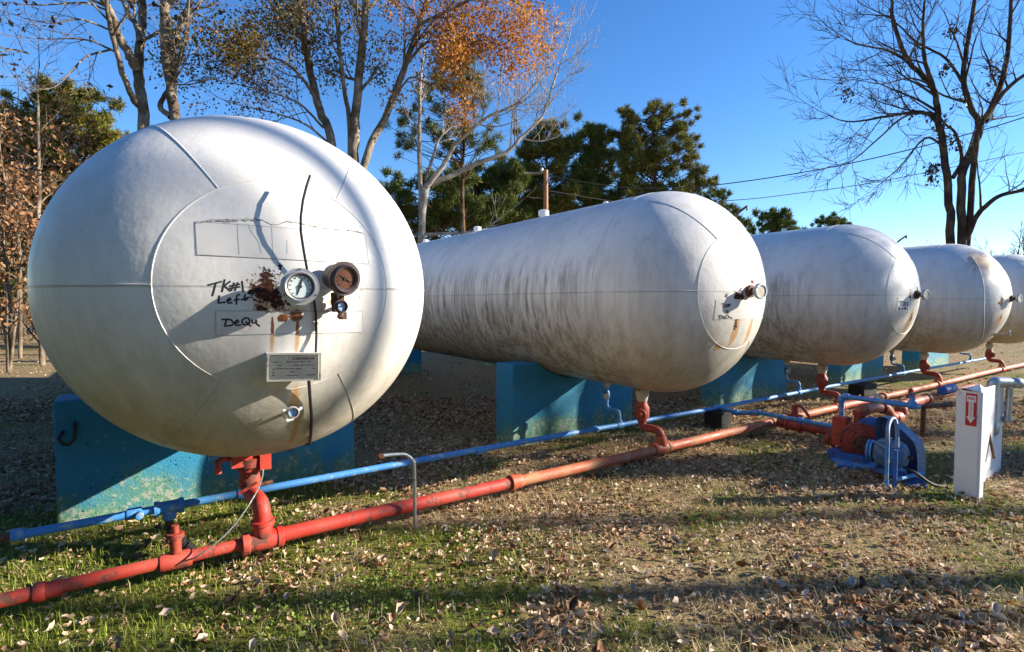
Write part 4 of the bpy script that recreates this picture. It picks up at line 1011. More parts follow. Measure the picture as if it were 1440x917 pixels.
# ------------------------------------------------------------------ trees
def bark(name, c0_, c1_, c2_, sc_=9):
    m, nt, b = new_mat(name)
    co = geoco(nt)
    n1 = noise(nt, vscale(nt, co, (1, 1, 0.3)), sc_, 6, 0.7); n2 = noise(nt, co, sc_ * 0.25, 3)
    c = ramp(nt, n1, [(0.3, c0_), (0.5, c1_), (0.7, c2_)])
    c = mixc(nt, smooth01(nt, n2, 0.4, 0.65), c, c0_)
    nt.links.new(c, b.inputs['Base Color']); b.inputs['Roughness'].default_value = 0.95
    b.inputs['Specular IOR Level'].default_value = 0.1
    bump(nt, b, n1, 0.6, 0.03)
    return m
M['bark_grey'] = bark('pale_grey_bark', (0.10, 0.075, 0.05), (0.22, 0.175, 0.125), (0.36, 0.30, 0.23))
M['bark_white'] = bark('whitish_bark', (0.24, 0.20, 0.16), (0.42, 0.37, 0.31), (0.55, 0.50, 0.44))
M['bark_dark'] = bark('dark_bark', (0.035, 0.025, 0.02), (0.075, 0.055, 0.04), (0.14, 0.11, 0.075))
M['bark_pine'] = bark('pine_bark', (0.06, 0.035, 0.02), (0.15, 0.09, 0.055), (0.25, 0.17, 0.11))
def leafmat(name, stops, trans=0.25, rough=0.6):
    m, nt, b = new_mat(name)
    rp = nd(nt, 'NewGeometry', out=8)
    c = ramp(nt, rp, stops)
    nt.links.new(c, b.inputs['Base Color']); b.inputs['Roughness'].default_value = rough
    b.inputs['Specular IOR Level'].default_value = 0.2
    tr = nd(nt, 'BsdfTranslucent', {'Color': c})
    mx = nd(nt, 'MixShader', {0: trans, 1: b.outputs[0], 2: tr})
    nt.links.new(mx, nt.nodes['Material Output'].inputs[0])
    return m
M['lf_olive'] = leafmat('olive_brown_leaves', [(0, (0.05, 0.055, 0.012)), (0.4, (0.11, 0.10, 0.02)), (0.7, (0.20, 0.12, 0.03)), (1, (0.24, 0.10, 0.03))])
M['lf_orange'] = leafmat('orange_autumn_leaves', [(0, (0.26, 0.08, 0.018)), (0.4, (0.46, 0.17, 0.03)), (0.75, (0.56, 0.27, 0.06)), (1, (0.30, 0.20, 0.04))], 0.4)
M['lf_brown'] = leafmat('dry_brown_leaves', [(0, (0.14, 0.06, 0.025)), (0.5, (0.30, 0.15, 0.07)), (1, (0.42, 0.24, 0.12))], 0.3)
M['lf_green'] = leafmat('dark_evergreen_leaves', [(0, (0.025, 0.04, 0.012)), (0.6, (0.06, 0.085, 0.02)), (1, (0.12, 0.13, 0.03))])
M['lf_dark'] = leafmat('dark_small_leaves', [(0, (0.03, 0.02, 0.015)), (0.6, (0.07, 0.05, 0.03)), (1, (0.13, 0.09, 0.04))])
M['needle'] = leafmat('pine_needles', [(0, (0.035, 0.06, 0.012)), (0.5, (0.085, 0.12, 0.022)), (0.85, (0.16, 0.185, 0.035)), (1, (0.22, 0.20, 0.06))], 0.2)
M['needle_o'] = leafmat('olive_pine_needles', [(0, (0.055, 0.07, 0.012)), (0.5, (0.13, 0.14, 0.024)), (0.85, (0.22, 0.20, 0.04)), (1, (0.28, 0.19, 0.07))], 0.2)

M['needle_l'] = leafmat('light_olive_needles', [(0, (0.08, 0.095, 0.015)), (0.5, (0.19, 0.195, 0.03)), (0.85, (0.30, 0.26, 0.05)), (1, (0.36, 0.22, 0.08))], 0.3)

def rv(r): 
    v = r.normal(size=3); return v / np.linalg.norm(v)

def grow(mb, start, dir_, length, r0, lev, r, tips, gravity=0.0, up=0.15, wig=0.25, nk=(3, 5), ratio=(0.45, 0.7), ang=(0.5, 1.0), minr=0.006, n=5):
    segs = max(3, int(4 + lev)); pts = [np.array(start, float)]; d = dir_ / np.linalg.norm(dir_)
    for i in range(segs):
        d = d + rv(r) * wig * 0.5 + np.array([0, 0, up * 0.3 - gravity * 0.3])
        d /= np.linalg.norm(d); pts.append(pts[-1] + d * length / segs)
    re = max(minr * 0.6, r0 * (0.45 if lev > 0 else 0.35))
    rad = [r0 + (re - r0) * i / segs for i in range(segs + 1)]
    mb.tube(pts, rad, n if lev > 1 else (4 if lev == 1 else 3), False)
    if lev <= 0:
        tips.append((pts[-1], d)); tips.append((pts[len(pts) // 2], d)); return
    for c in range(int(r.integers(nk[0], nk[1] + 1))):
        t = r.uniform(0.25, 1.0); i = min(int(t * segs), segs - 1)
        p = pts[i] + (pts[i + 1] - pts[i]) * (t * segs - i)
        dl = pts[i + 1] - pts[i]; dl /= np.linalg.norm(dl)
        s = rv(r); s = s - dl * (s @ dl); s /= np.linalg.norm(s) + 1e-9
        a_ = r.uniform(*ang); nd_ = dl * math.cos(a_) + s * math.sin(a_)
        grow(mb, p, nd_, length * r.uniform(*ratio), max(minr, rad[i] * r.uniform(0.4, 0.62)), lev - 1, r, tips, gravity, up, wig, nk, ratio, ang, minr, n)
    grow(mb, pts[-1], d, length * 0.55, max(minr, re), lev - 1, r, tips, gravity, up, wig, nk, ratio, ang, minr, n)

def stem(mb, pts, r0, r1, r, tips, kids=6, lev=2, length=1.6, t0=0.35, n=8, **kw):
    sp_ = smooth_path(pts, 5); m_ = len(sp_)
    rad = [r0 + (r1 - r0) * i / (m_ - 1) for i in range(m_)]
    for i in range(1, m_ - 1): sp_[i] = sp_[i] + r.normal(size=3) * rad[i] * 0.12
    mb.tube(sp_, rad, n, False)
    for c in range(kids):
        t = t0 + (1 - t0) * (c + r.uniform(0, 0.9)) / kids; i = min(int(t * (m_ - 1)), m_ - 2)
        dl = sp_[i + 1] - sp_[i]; dl /= np.linalg.norm(dl) + 1e-9
        s = rv(r); s = s - dl * (s @ dl); s /= np.linalg.norm(s) + 1e-9
        a_ = r.uniform(0.5, 1.1)
        grow(mb, sp_[i], dl * math.cos(a_) + s * math.sin(a_), length * (1.15 - 0.5 * t) * r.uniform(0.7, 1.2), max(0.008, min(rad[i] * 0.5, 0.06)), lev, r, tips, **kw)
    if 'gravity' not in kw or True:
        dl = sp_[-1] - sp_[-2]; grow(mb, sp_[-1], dl, length, r1, lev, r, tips, **kw)
    return sp_

def leaf_cloud(centers, per, spread, size, r, flat_=0.0):
    C = np.repeat(np.asarray(centers, float), per, 0); n = len(C)
    C = C + r.normal(size=(n, 3)) * spread
    u = r.normal(size=(n, 3)); u[:, 2] -= 0.3; u /= np.linalg.norm(u, axis=1)[:, None]
    w = r.normal(size=(n, 3)); w -= u * (w * u).sum(1)[:, None]; w /= np.linalg.norm(w, axis=1)[:, None]
    s = size * r.uniform(0.6, 1.3, n)[:, None]
    nn_ = np.cross(u, w)
    Vv = np.stack([C - u * s * 0.5, C + w * s * 0.3 + nn_ * s * 0.10, C + u * s * 0.5, C - w * s * 0.3 + nn_ * s * 0.10], 1).reshape(-1, 3)
    Ff = np.arange(n * 4).reshape(n, 4)
    return Vv, Ff

def needle_tufts(centers, dirs, per, length, width, r):
    C = np.repeat(np.asarray(centers, float), per, 0); D = np.repeat(np.asarray(dirs, float), per, 0); n = len(C)
    d = D * 0.55 + r.normal(size=(n, 3)) * 0.62; d /= np.linalg.norm(d, axis=1)[:, None]
    w = r.normal(size=(n, 3)); w -= d * (w * d).sum(1)[:, None]; w /= np.linalg.norm(w, axis=1)[:, None]
    L_ = length * r.uniform(0.6, 1.15, n)[:, None]; C = C + D * r.uniform(-0.5, 0.1, n)[:, None] * length
    Vv = np.stack([C - w * width * 0.5, C + w * width * 0.5, C + d * L_ + w * width * 0.2, C + d * L_ - w * width * 0.2], 1).reshape(-1, 3)
    return Vv, np.arange(n * 4).reshape(n, 4)

def tree_root(name, label, cat, base, group):
    return thing(name, label, cat, (float(base[0]), float(base[1]), float(gz(base[0], base[1]))), group)
def addpart(root, mb, name, mat, smooth=True):
    me = bpy.data.meshes.new(name)
    Vv = np.array(mb.v) - np.array(root.location)
    me.from_pydata(Vv.tolist(), [], mb.f); me.update(); me.materials.append(mat)
    if smooth: me.polygons.foreach_set('use_smooth', [True] * len(me.polygons))
    return link_mesh(name, me, root)
def addnp(root, VF, name, mat):
    return link_mesh(name, mesh_np(name, VF[0] - np.array(root.location), VF[1], mat), root)

def gbase(px, d):
    p = P(px, 425, d); p[2] = float(gz(p[0], p[1])) - 0.15; return p

GB = 'bare trees behind the tanks'
def px_stem(pts, d, dep=0.0):
    n = len(pts); return [P(x, y, d + dep * i / max(1, n - 1)) for i, (x, y) in enumerate(pts)]

# -- two pale bare trees above the near tank
r = np.random.default_rng(11)
D = 15
for (stems, lab, side) in (
    ([([(203, 178), (195, 111), (195, 78), (199, 42), (200, 0), (203, -60)], .16, .09, 1), ([(190, 95), (184, 81), (167, 50), (156, 17), (139, -10), (120, -60)], .13, .06, -1), ([(195, 150), (186, 136), (172, 103), (164, 70), (152, 20), (150, -50)], .09, .05, -1.5), ([(197, 60), (192, 36), (172, 0), (160, -60)], .08, .04, 0.5)], 'pale forked bare tree directly above the top of the near tank, left of its twin', -1),
    ([([(246, 167), (236, 97), (232, 28), (232, 0), (234, -70)], .15, .11, 0), ([(243, 130), (245, 70), (256, 28), (268, 0), (285, -60)], .09, .05, 1), ([(240, 165), (225, 150), (234, 130), (240, 118)], .08, .05, 0.2), ([(245, 118), (252, 80), (262, 40), (268, -30)], .05, .025, -1)], 'mottled pale bare trunk above near tank, right of the forked bare tree', 1)):
    base = gbase(stems[0][0][0][0] + 6, D)
    root = tree_root('bare_tree', lab, 'tree', base, GB)
    mb = MB(); tips = []
    for i, (pp, r0, r1, dep) in enumerate(stems):
        path = px_stem(pp, D, dep)
        if i == 0: path = [base, base * 0.4 + path[0] * 0.6] + path
        stem(mb, path, r0, r1, r, tips, kids=5 if i == 0 else 4, lev=2, length=1.7, t0=0.6, wig=0.3, nk=(2, 4), minr=0.007)
    if side < 0:
        for pp in ([(150, 14), (120, 4), (90, 5), (50, 7), (5, 3)], [(154, 42), (125, 30), (105, 27), (75, 33), (35, 26)], [(160, 72), (130, 58), (100, 54), (70, 55), (38, 53)], [(155, 70), (125, 78), (105, 95), (90, 112)], [(40, 75), (20, 70), (-10, 76)]):
            stem(mb, px_stem(pp, D, -1.5), .03, .010, r, tips, kids=6, lev=1, length=1.0, t0=0.2, wig=0.35, minr=0.006, n=5)
    addpart(root, mb, 'trunk', M['bark_grey'])
    pick = [t[0] for t in tips if r.random() < 0.05]
    if pick: addnp(root, leaf_cloud(pick, 6, 0.10, 0.16, r), 'crown', M['lf_dark'])

# -- evergreen on the far left with a brown leaved sapling before it
def pine(name, label, crown, d, base_px, group, mat, dens=1.0, trunk_r=0.18, top=None, seed=1, tuft=0.32, per=16, width=0.028, trunk_mat='bark_pine', depthr=None, lean=None):
    """crown: list of (px, py, radius_px); clumps of tufts fill those lobes, limbs reach each of them"""
    r = np.random.default_rng(seed)
    base = gbase(base_px, d); root = tree_root(name, label, 'tree', base, group)
    ytop = min(q[1] - q[2] for q in crown) + 4
    tp = P(top if top is not None else base_px, ytop, d)
    mb = MB(); m_ = 9
    axis_ = [base + (tp - base) * i / (m_ - 1) + (np.array([r.normal() * 0.08, r.normal() * 0.08, 0]) if 0 < i < m_ - 1 else 0) for i in range(m_)]
    mb.tube(axis_, [trunk_r * (1 - 0.85 * i / (m_ - 1)) for i in range(m_)], 8, False)
    C = []; Dd = []
    full = []
    for (x, y, rp) in crown:
        full.append((x, y, rp * 0.75, r.uniform(-0.6, 0.6)))
        for q in range(7):
            full.append((x + r.normal() * rp * 0.72, y + r.normal() * rp * 0.62 + rp * 0.1, rp * r.uniform(0.22, 0.5), r.uniform(-1.5, 1.5) * 1.5))
    for (x, y, rp, dz_) in full:
        rad = rp / FPX * d
        c = P(x, y, d) + FWD * dz_ * max(rad, 0.35) * 1.3
        zt = np.clip((c[2] - 0.9 * math.hypot(*(c - base)[:2] * 0.5) - 0.4 * rad - base[2]) / (tp[2] - base[2]), 0.05, 0.97)
        a_ = base + (tp - base) * zt
        mid = a_ * 0.45 + c * 0.55 - np.array([0, 0, 0.15 * rad])
        a_ = base + (tp - base) * float(np.clip(zt + r.normal() * 0.05, 0.05, 0.95)); mid = mid + r.normal(size=3) * 0.12 * rad
        mb.tube(smooth_path([a_, mid, c], 3), [trunk_r * 0.15 * (1 - 0.7 * i / 6) for i in range(7)], 4, False)
        nt_ = int(54 * dens * (rad / 0.6) ** 2) + 10
        for i in range(nt_):
            q = rv(r)
            p = c + q * rad * (r.random() ** 0.4) * np.array([1.0, 1.0, 0.8])
            dv = q * 0.5 + np.array([0, 0, 0.75]); dv /= np.linalg.norm(dv)
            C.append(p); Dd.append(dv)
            if r.random() < 0.25: mb.tube([c + (p - c) * 0.1, p], [0.016, 0.007], 3, False)
    addpart(root, mb, 'trunk', M[trunk_mat])
    addnp(root, needle_tufts(C, Dd, max(8, int(per * 0.68)), tuft * 0.66, width * 0.9, r), 'crown', mat)
    return root

def lobes(cx, top, bottom, half, n, seed, rp=(12, 22), shape=1.0):
    r = random.Random(seed); out = []
    for i in range(n):
        t = (i + r.random()) / n
        y = top + (bottom - top) * t
        w = half * min(1, (0.22 + t ** shape * 0.95))
        out.append((cx + r.uniform(-w, w), y + r.uniform(-5, 5), r.uniform(*rp) * (0.6 + 0.5 * min(1, t * 1.6))))
    return out

GP = 'pines behind the tanks'
pine('evergreen_tree', 'dense olive green pine at left edge behind near tank', [(95, 150, 26), (70, 165, 30), (125, 165, 28), (45, 190, 32), (95, 195, 34), (140, 200, 30), (160, 195, 18), (20, 215, 30), (60, 230, 36), (110, 240, 36), (30, 265, 34), (75, 280, 36), (0, 250, 34), (10, 300, 34), (45, 320, 32), (-30, 220, 30), (-25, 290, 36), (170, 215, 16), (100, 130, 14), (70, 140, 16), (35, 160, 22), (5, 190, 24), (120, 265, 30), (85, 310, 30), (20, 345, 30)], 19, 70, GP, M['needle_l'], 1.5, 0.24, 95, 3, 0.32, 16, 0.034)
r = np.random.default_rng(21)
d = 14; base = gbase(56, d); root = tree_root('sapling', 'slender sapling with dry brown leaves before the left evergreen', 'tree', base, 'saplings with dry brown leaves')
mb = MB(); tips = []
stem(mb, [base] + px_stem([(54, 330), (55, 270), (54, 200), (53, 135), (54, 105)], d), .07, .015, r, tips, kids=16, lev=1, length=1.15, t0=0.3, wig=0.3, minr=0.006)
addpart(root, mb, 'trunk', M['bark_grey'])
ctr = [t[0] for t in tips if t[0][2] < 6.3]
addnp(root, leaf_cloud(ctr, 5, 0.16, 0.13, r), 'crown', M['lf_brown'])
d = 12.5; base = gbase(8, d); root = tree_root('sapling', 'low brown leaved sapling at the left picture edge', 'tree', base, 'saplings with dry brown leaves')
mb = MB(); tips = []
stem(mb, [base] + px_stem([(10, 390), (4, 330), (8, 270), (2, 225)], d), .05, .012, r, tips, kids=16, lev=1, length=0.9, t0=0.12, wig=0.35, minr=0.006)
stem(mb, [base] + px_stem([(30, 370), (40, 340), (28, 300)], d), .035, .012, r, tips, kids=8, lev=1, length=0.6, t0=0.2, wig=0.35, minr=0.006)
addpart(root, mb, 'trunk', M['bark_grey'])
addnp(root, leaf_cloud([t[0] for t in tips], 5, 0.14, 0.11, r), 'crown', M['lf_brown'])

# -- big oak with olive and orange leaves
r = np.random.default_rng(31)
d = 17; base = gbase(485, d); root = tree_root('oak_tree', 'tall many stemmed oak with olive and orange leaves behind near tank', 'tree', base, None)
mb = MB(); tips = []
for i, (pp, r0, r1, dep) in enumerate((([(467, 204), (450, 156), (434, 89), (426, 31), (420, 0), (410, -60)], .16, .09, 1), ([(498, 226), (500, 167), (508, 78), (514, 0), (520, -70)], .18, .10, 0), ([(492, 187), (483, 117), (475, 39), (472, 0), (466, -50)], .09, .05, -1), ([(512, 233), (541, 167), (568, 97), (588, 39), (601, 0), (620, -55)], .14, .07, 1.5), ([(450, 150), (425, 110), (395, 85), (365, 82)], .06, .02, -1), ([(434, 60), (405, 30), (380, 5), (360, -30)], .06, .03, 1), ([(568, 97), (600, 60), (650, 62), (700, 60)], .05, .02, 1), ([(545, 160), (575, 110), (610, 120), (640, 105)], .04, .015, 0.5), ([(590, 35), (640, 10), (690, -10), (720, 0)], .05, .02, -1), ([(460, 200), (430, 175), (390, 160), (345, 150)], .04, .015, -1), ([(455, 180), (420, 145), (380, 130), (340, 120)], .04, .015, -1))):
    path = px_stem(pp, d, dep)
    if i < 4: path = [base + np.array([0.12 * (i - 1.5), 0, 0]), (base + path[0]) / 2 + np.array([0.06 * (i - 1.5), 0, 0])] + path
    stem(mb, path, r0, r1, r, tips, kids=7 if i < 4 else 6, lev=2, length=1.5, t0=0.55 if i < 4 else 0.2, wig=0.32, nk=(2, 4), minr=0.006)
addpart(root, mb, 'trunk', M['bark_grey'])
def proj(p):
    dd = p @ FWD; rr_ = p @ RGT; z = p[2] - CAMZ
    a_ = dd * math.cos(PITCH) - z * math.sin(PITCH); u_ = z * math.cos(PITCH) + dd * math.sin(PITCH)
    return 720 + FPX * rr_ / a_, 458.5 - FPX * u_ / a_
ol, og, dk = [], [], []
for t, _ in tips:
    x, y = proj(t)
    v = float(vnoise(x, y, 0.035))
    if y > 190: continue
    if x > 545 + 60 * (v - 0.5):
        if v > 0.5 or (x > 640 and v > 0.35): og.append(t)
    elif x > 415 or y < 95:
        if v > 0.22: ol.append(t)
    elif v > 0.25: dk.append(t)
# orange spray at the upper right of the crown
for (x, y, rp, nn2) in ((690, 25, 28, 30), (720, 45, 26, 36), (705, 75, 26, 30), (728, 88, 20, 24), (738, 60, 18, 18), (620, 110, 22, 14), (565, 70, 22, 12), (640, 130, 18, 10), (640, 25, 28, 22), (660, 60, 25, 16), (735, 20, 16, 14), (610, 60, 22, 14), (600, 15, 22, 14), (715, 100, 12, 8), (560, 140, 14, 6), (580, 30, 22, 12)):
    rad = rp / FPX * d
    for i in range(nn2):
        og.append(P(x, y, d + 0.5) + rv(r) * rad * r.uniform(0.2, 1.15))
for (x, y, rp, nn2) in ((430, 70, 24, 20), (400, 50, 26, 20), (350, 55, 20, 14), (375, 25, 22, 16), (455, 55, 20, 14), (540, 60, 22, 16), (530, 100, 18, 12), (555, 135, 16, 10), (290, 85, 14, 12), (310, 100, 12, 8), (465, 110, 14, 8), (600, 120, 20, 12), (640, 100, 18, 10)):
    rad = rp / FPX * d
    for i in range(nn2):
        ol.append(P(x, y, d - 0.3) + rv(r) * rad * r.uniform(0.2, 1.15))
addnp(root, leaf_cloud(og, 13, 0.20, 0.11, r), 'orange_crown', M['lf_orange'])
addnp(root, leaf_cloud(ol, 11, 0.22, 0.10, r), 'olive_crown', M['lf_olive'])
addnp(root, leaf_cloud(dk, 8, 0.22, 0.09, r), 'dark_crown', M['lf_dark'])

# -- white leaning tree and the loose pine behind it
r = np.random.default_rng(41)
d = 20; base = gbase(594, d); root = tree_root('leaning_bare_tree', 'whitish bare tree with limbs sweeping right over the second tank', 'tree', base, GB)
mb = MB(); tips = []
W = dict(wig=0.22, nk=(3, 5), minr=0.007, up=0.35)
stem(mb, [base] + px_stem([(592, 334), (599, 268), (607, 258), (634, 247), (673, 229), (712, 214), (732, 194), (763, 163), (778, 117), (790, 85)], d, 0.5), .15, .025, r, tips, kids=14, lev=2, length=1.7, t0=0.62, **W)
stem(mb, px_stem([(600, 262), (623, 233), (638, 206), (662, 183), (689, 163), (728, 144), (760, 110)], d, -0.6), .11, .025, r, tips, kids=12, lev=2, length=1.6, t0=0.4, **W)
stem(mb, px_stem([(599, 255), (612, 210), (622, 190), (640, 175)], d, 0.8), .07, .02, r, tips, kids=4, lev=2, length=1.1, t0=0.4, **W)
stem(mb, px_stem([(594, 320), (590, 233), (590, 155), (592, 110)], d, 1.2), .11, .05, r, tips, kids=4, lev=2, length=1.1, t0=0.5, **W)
stem(mb, px_stem([(594, 330), (640, 328), (680, 322), (712, 300)], d, -1.0), .06, .02, r, tips, kids=4, lev=1, length=1.0, t0=0.4, wig=0.3)
addpart(root, mb, 'trunk', M['bark_white'])
pine('pine_tree', 'loose pine with open crown rising behind the whitish leaning tree', [(655, 75, 16), (640, 95, 20), (670, 105, 16), (620, 115, 20), (650, 125, 20), (600, 125, 15), (625, 155, 20), (680, 140, 18), (665, 195, 24), (630, 205, 14), (690, 200, 16), (575, 165, 16), (570, 200, 16), (600, 180, 14)], 23, 645, GP, M['needle'], 0.65, 0.15, 655, 5, 0.36, 12, 0.026)
# -- the wall of pines
F_ = 'dark green pine standing in the dense row behind the utility pole, '
pine('pine_tree', 'dark pine low behind the leaning bare tree limbs, left of the pole', [(640, 265, 26), (665, 285, 26), (690, 255, 24), (710, 280, 28), (620, 295, 24), (655, 310, 24), (690, 312, 24), (725, 240, 22), (605, 320, 18), (735, 305, 24), (575, 300, 20), (560, 260, 16)], 29, 670, GP, M['needle'], 1.7, 0.2, None, 6, 0.42, 14, 0.036)
pine('pine_tree', 'dense pine directly behind the wooden utility pole', [(755, 190, 18), (775, 180, 14), (740, 215, 22), (770, 210, 24), (750, 245, 28), (785, 235, 22), (765, 270, 30), (740, 290, 26), (790, 285, 24), (725, 265, 20), (795, 205, 14)], 30, 768, GP, M['needle_o'], 1.7, 0.2, None, 8, 0.42, 14, 0.036)
pine('pine_tree', 'bushy pine between utility pole and the tallest pine', [(822, 185, 14), (838, 190, 12), (810, 205, 20), (835, 215, 22), (820, 240, 26), (850, 245, 24), (800, 265, 22), (835, 275, 28), (858, 215, 14), (860, 285, 26), (815, 295, 22), (845, 205, 14)], 31, 832, GP, M['needle'], 1.7, 0.2, None, 9, 0.42, 14, 0.036)
pine('pine_tree', 'tallest pine with spiky top beside the blue sky', [(878, 160, 8), (892, 168, 10), (917, 152, 11), (918, 172, 13), (938, 160, 8), (966, 158, 7), (962, 175, 10), (950, 180, 10), (900, 190, 14), (880, 185, 10), (925, 195, 16), (968, 195, 12), (950, 208, 14), (890, 212, 16), (920, 222, 20), (975, 215, 11), (905, 240, 20), (940, 240, 20), (975, 240, 15), (880, 240, 18), (895, 265, 20), (925, 265, 22), (955, 265, 20), (980, 262, 14), (910, 290, 20), (945, 288, 20), (975, 285, 15), (998, 255, 6), (880, 285, 18), (878, 200, 12), (872, 225, 14)], 30, 925, GP, M['needle_o'], 1.5, 0.2, 918, 10, 0.40, 14, 0.034)
pine('pine_tree', 'small pine peeping over the head of the second tank', [(1000, 290, 8), (1012, 270, 7), (1020, 290, 12), (1028, 305, 14), (1005, 305, 10), (1040, 312, 10), (1018, 318, 12), (995, 278, 6)], 36, 1018, GP, M['needle'], 1.1, 0.15, None, 12, 0.42, 14, 0.04)
pine('pine_tree', 'round topped distant pine over the third tank, left of another', [(1088, 302, 10), (1102, 300, 10), (1095, 312, 13), (1112, 315, 10), (1080, 318, 10), (1100, 328, 14), (1072, 308, 6), (1055, 322, 7), (1120, 325, 8)], 50, 1095, GP, M['needle'], 1.0, 0.2, None, 13, 0.5, 14, 0.055)
pine('pine_tree', 'little distant pine just above the crown of the third tank', [(1155, 312, 6), (1168, 308, 7), (1180, 311, 6), (1168, 320, 12), (1190, 316, 4)], 60, 1168, GP, M['needle'], 1.0, 0.2, None, 14, 0.5, 14, 0.06)

pine('pine_tree', 'low bushy pine filling the gap between first and second tank tops', [(610, 300, 30), (640, 290, 30), (575, 290, 26), (668, 300, 28), (700, 290, 28), (560, 310, 26), (625, 260, 22), (545, 270, 22), (655, 250, 20), (600, 250, 18)], 27, 615, GP, M['needle'], 0.9, 0.16, None, 16, 0.42, 14, 0.036)
pine('pine_tree', 'shadowy pine between leaning bare tree and utility pole', [(715, 270, 26), (735, 255, 24), (700, 240, 20), (745, 285, 26), (720, 300, 26), (760, 295, 22), (790, 295, 24)], 33, 728, GP, M['needle'], 1.0, 0.16, None, 17, 0.42, 14, 0.04)
pine('evergreen_tree', 'dark evergreen low at the left edge under the olive pine', [(20, 340, 30), (55, 350, 30), (-10, 330, 34), (80, 330, 30), (5, 375, 24), (40, 385, 22), (110, 300, 30), (-40, 360, 34)], 22, 25, GP, M['needle_o'], 1.0, 0.16, 30, 18, 0.32, 14, 0.034)
for j_, (px_, d_, tp_y, lab_) in enumerate(((25, 15.5, 150, 'tall brown leaved sapling left of the pale sapling trunk'), (95, 16, 190, 'brown leaved sapling against the left flank of near tank'), (-25, 13.5, 180, 'brown leaved sapling just past left picture edge'))):
    r = np.random.default_rng(130 + j_); base = gbase(px_, d_); root = tree_root('sapling', lab_, 'tree', base, 'saplings with dry brown leaves')
    mb = MB(); tips = []
    stem(mb, [base] + px_stem([(px_ + 3, 360), (px_ - 3, 290), (px_ + 2, 230), (px_, tp_y)], d_), .05, .012, r, tips, kids=18, lev=1, length=1.0, t0=0.15, wig=0.35, minr=0.006)
    addpart(root, mb, 'trunk', M['bark_grey'])
    addnp(root, leaf_cloud([t[0] for t in tips], 4, 0.17, 0.12, r), 'crown', M['lf_brown'])
for j_, (px_, d_, ylo, yhi, wp, mt_, lab_) in enumerate(((10, 18, 410, 300, 34, 'lf_green', 'dark leafy shrub at left edge under the brown saplings'), (62, 19, 415, 290, 34, 'lf_brown', 'brown leafy thicket between left edge and near tank'), (-45, 17, 415, 290, 36, 'lf_brown', 'brown thicket just past left picture edge'))):
    r = np.random.default_rng(140 + j_); base = gbase(px_, d_); root = tree_root('leafy_shrub', lab_, 'shrub', base, 'leafy shrubs at the left edge')
    mb = MB(); pts_ = []
    for i in range(150):
        t_ = r.random(); p = P(px_ + r.normal() * wp * 0.55, ylo + (yhi - ylo) * t_, d_ + r.normal() * 0.7)
        pts_.append(p)
        if i % 5 == 0: mb.tube(smooth_path([base, (base + p) / 2 + r.normal(size=3) * 0.15, p], 3), [0.03 - 0.0036 * q for q in range(7)], 4, False)
    addpart(root, mb, 'trunk', M['bark_grey'])
    addnp(root, leaf_cloud(pts_, 34, 0.26, 0.12, r), 'crown', M[mt_])
# -- unseen pines added behind the viewer to cut down the sky light
for j_, (az_, dist_, h_) in enumerate(((165, 17, 12), (180, 14, 11), (196, 18, 13), (212, 15, 12), (230, 17, 13), (248, 14, 11), (265, 18, 13), (283, 16, 12), (300, 19, 13), (318, 20, 12))):
    r = np.random.default_rng(150 + j_); a_ = math.radians(az_)
    base = np.array([math.sin(a_) * dist_, math.cos(a_) * dist_, 0.0]); base[2] = float(gz(base[0], base[1])) - 0.1
    root = tree_root('sky_blocker_pine', 'unseen pine added behind the viewer to block sky light', 'tree', base, 'unseen pines added to block sky light')
    mb = MB(); mb.tube([base, base + np.array([0, 0, h_])], [0.2, 0.03], 7, False)
    C = []; Dd = []
    for i in range(1300):
        z = h_ * r.uniform(0.05, 1.0); w = (0.4 + 2.6 * (1 - z / h_) ** 0.7) * r.random() ** 0.5; t_ = r.uniform(0, 6.283)
        C.append(base + np.array([math.cos(t_) * w, math.sin(t_) * w, z])); dv = np.array([math.cos(t_), math.sin(t_), 0.6]); Dd.append(dv / np.linalg.norm(dv))
    addpart(root, mb, 'trunk', M['bark_pine'])
    addnp(root, needle_tufts(C, Dd, 7, 0.55, 0.10, r), 'crown', M['needle'])

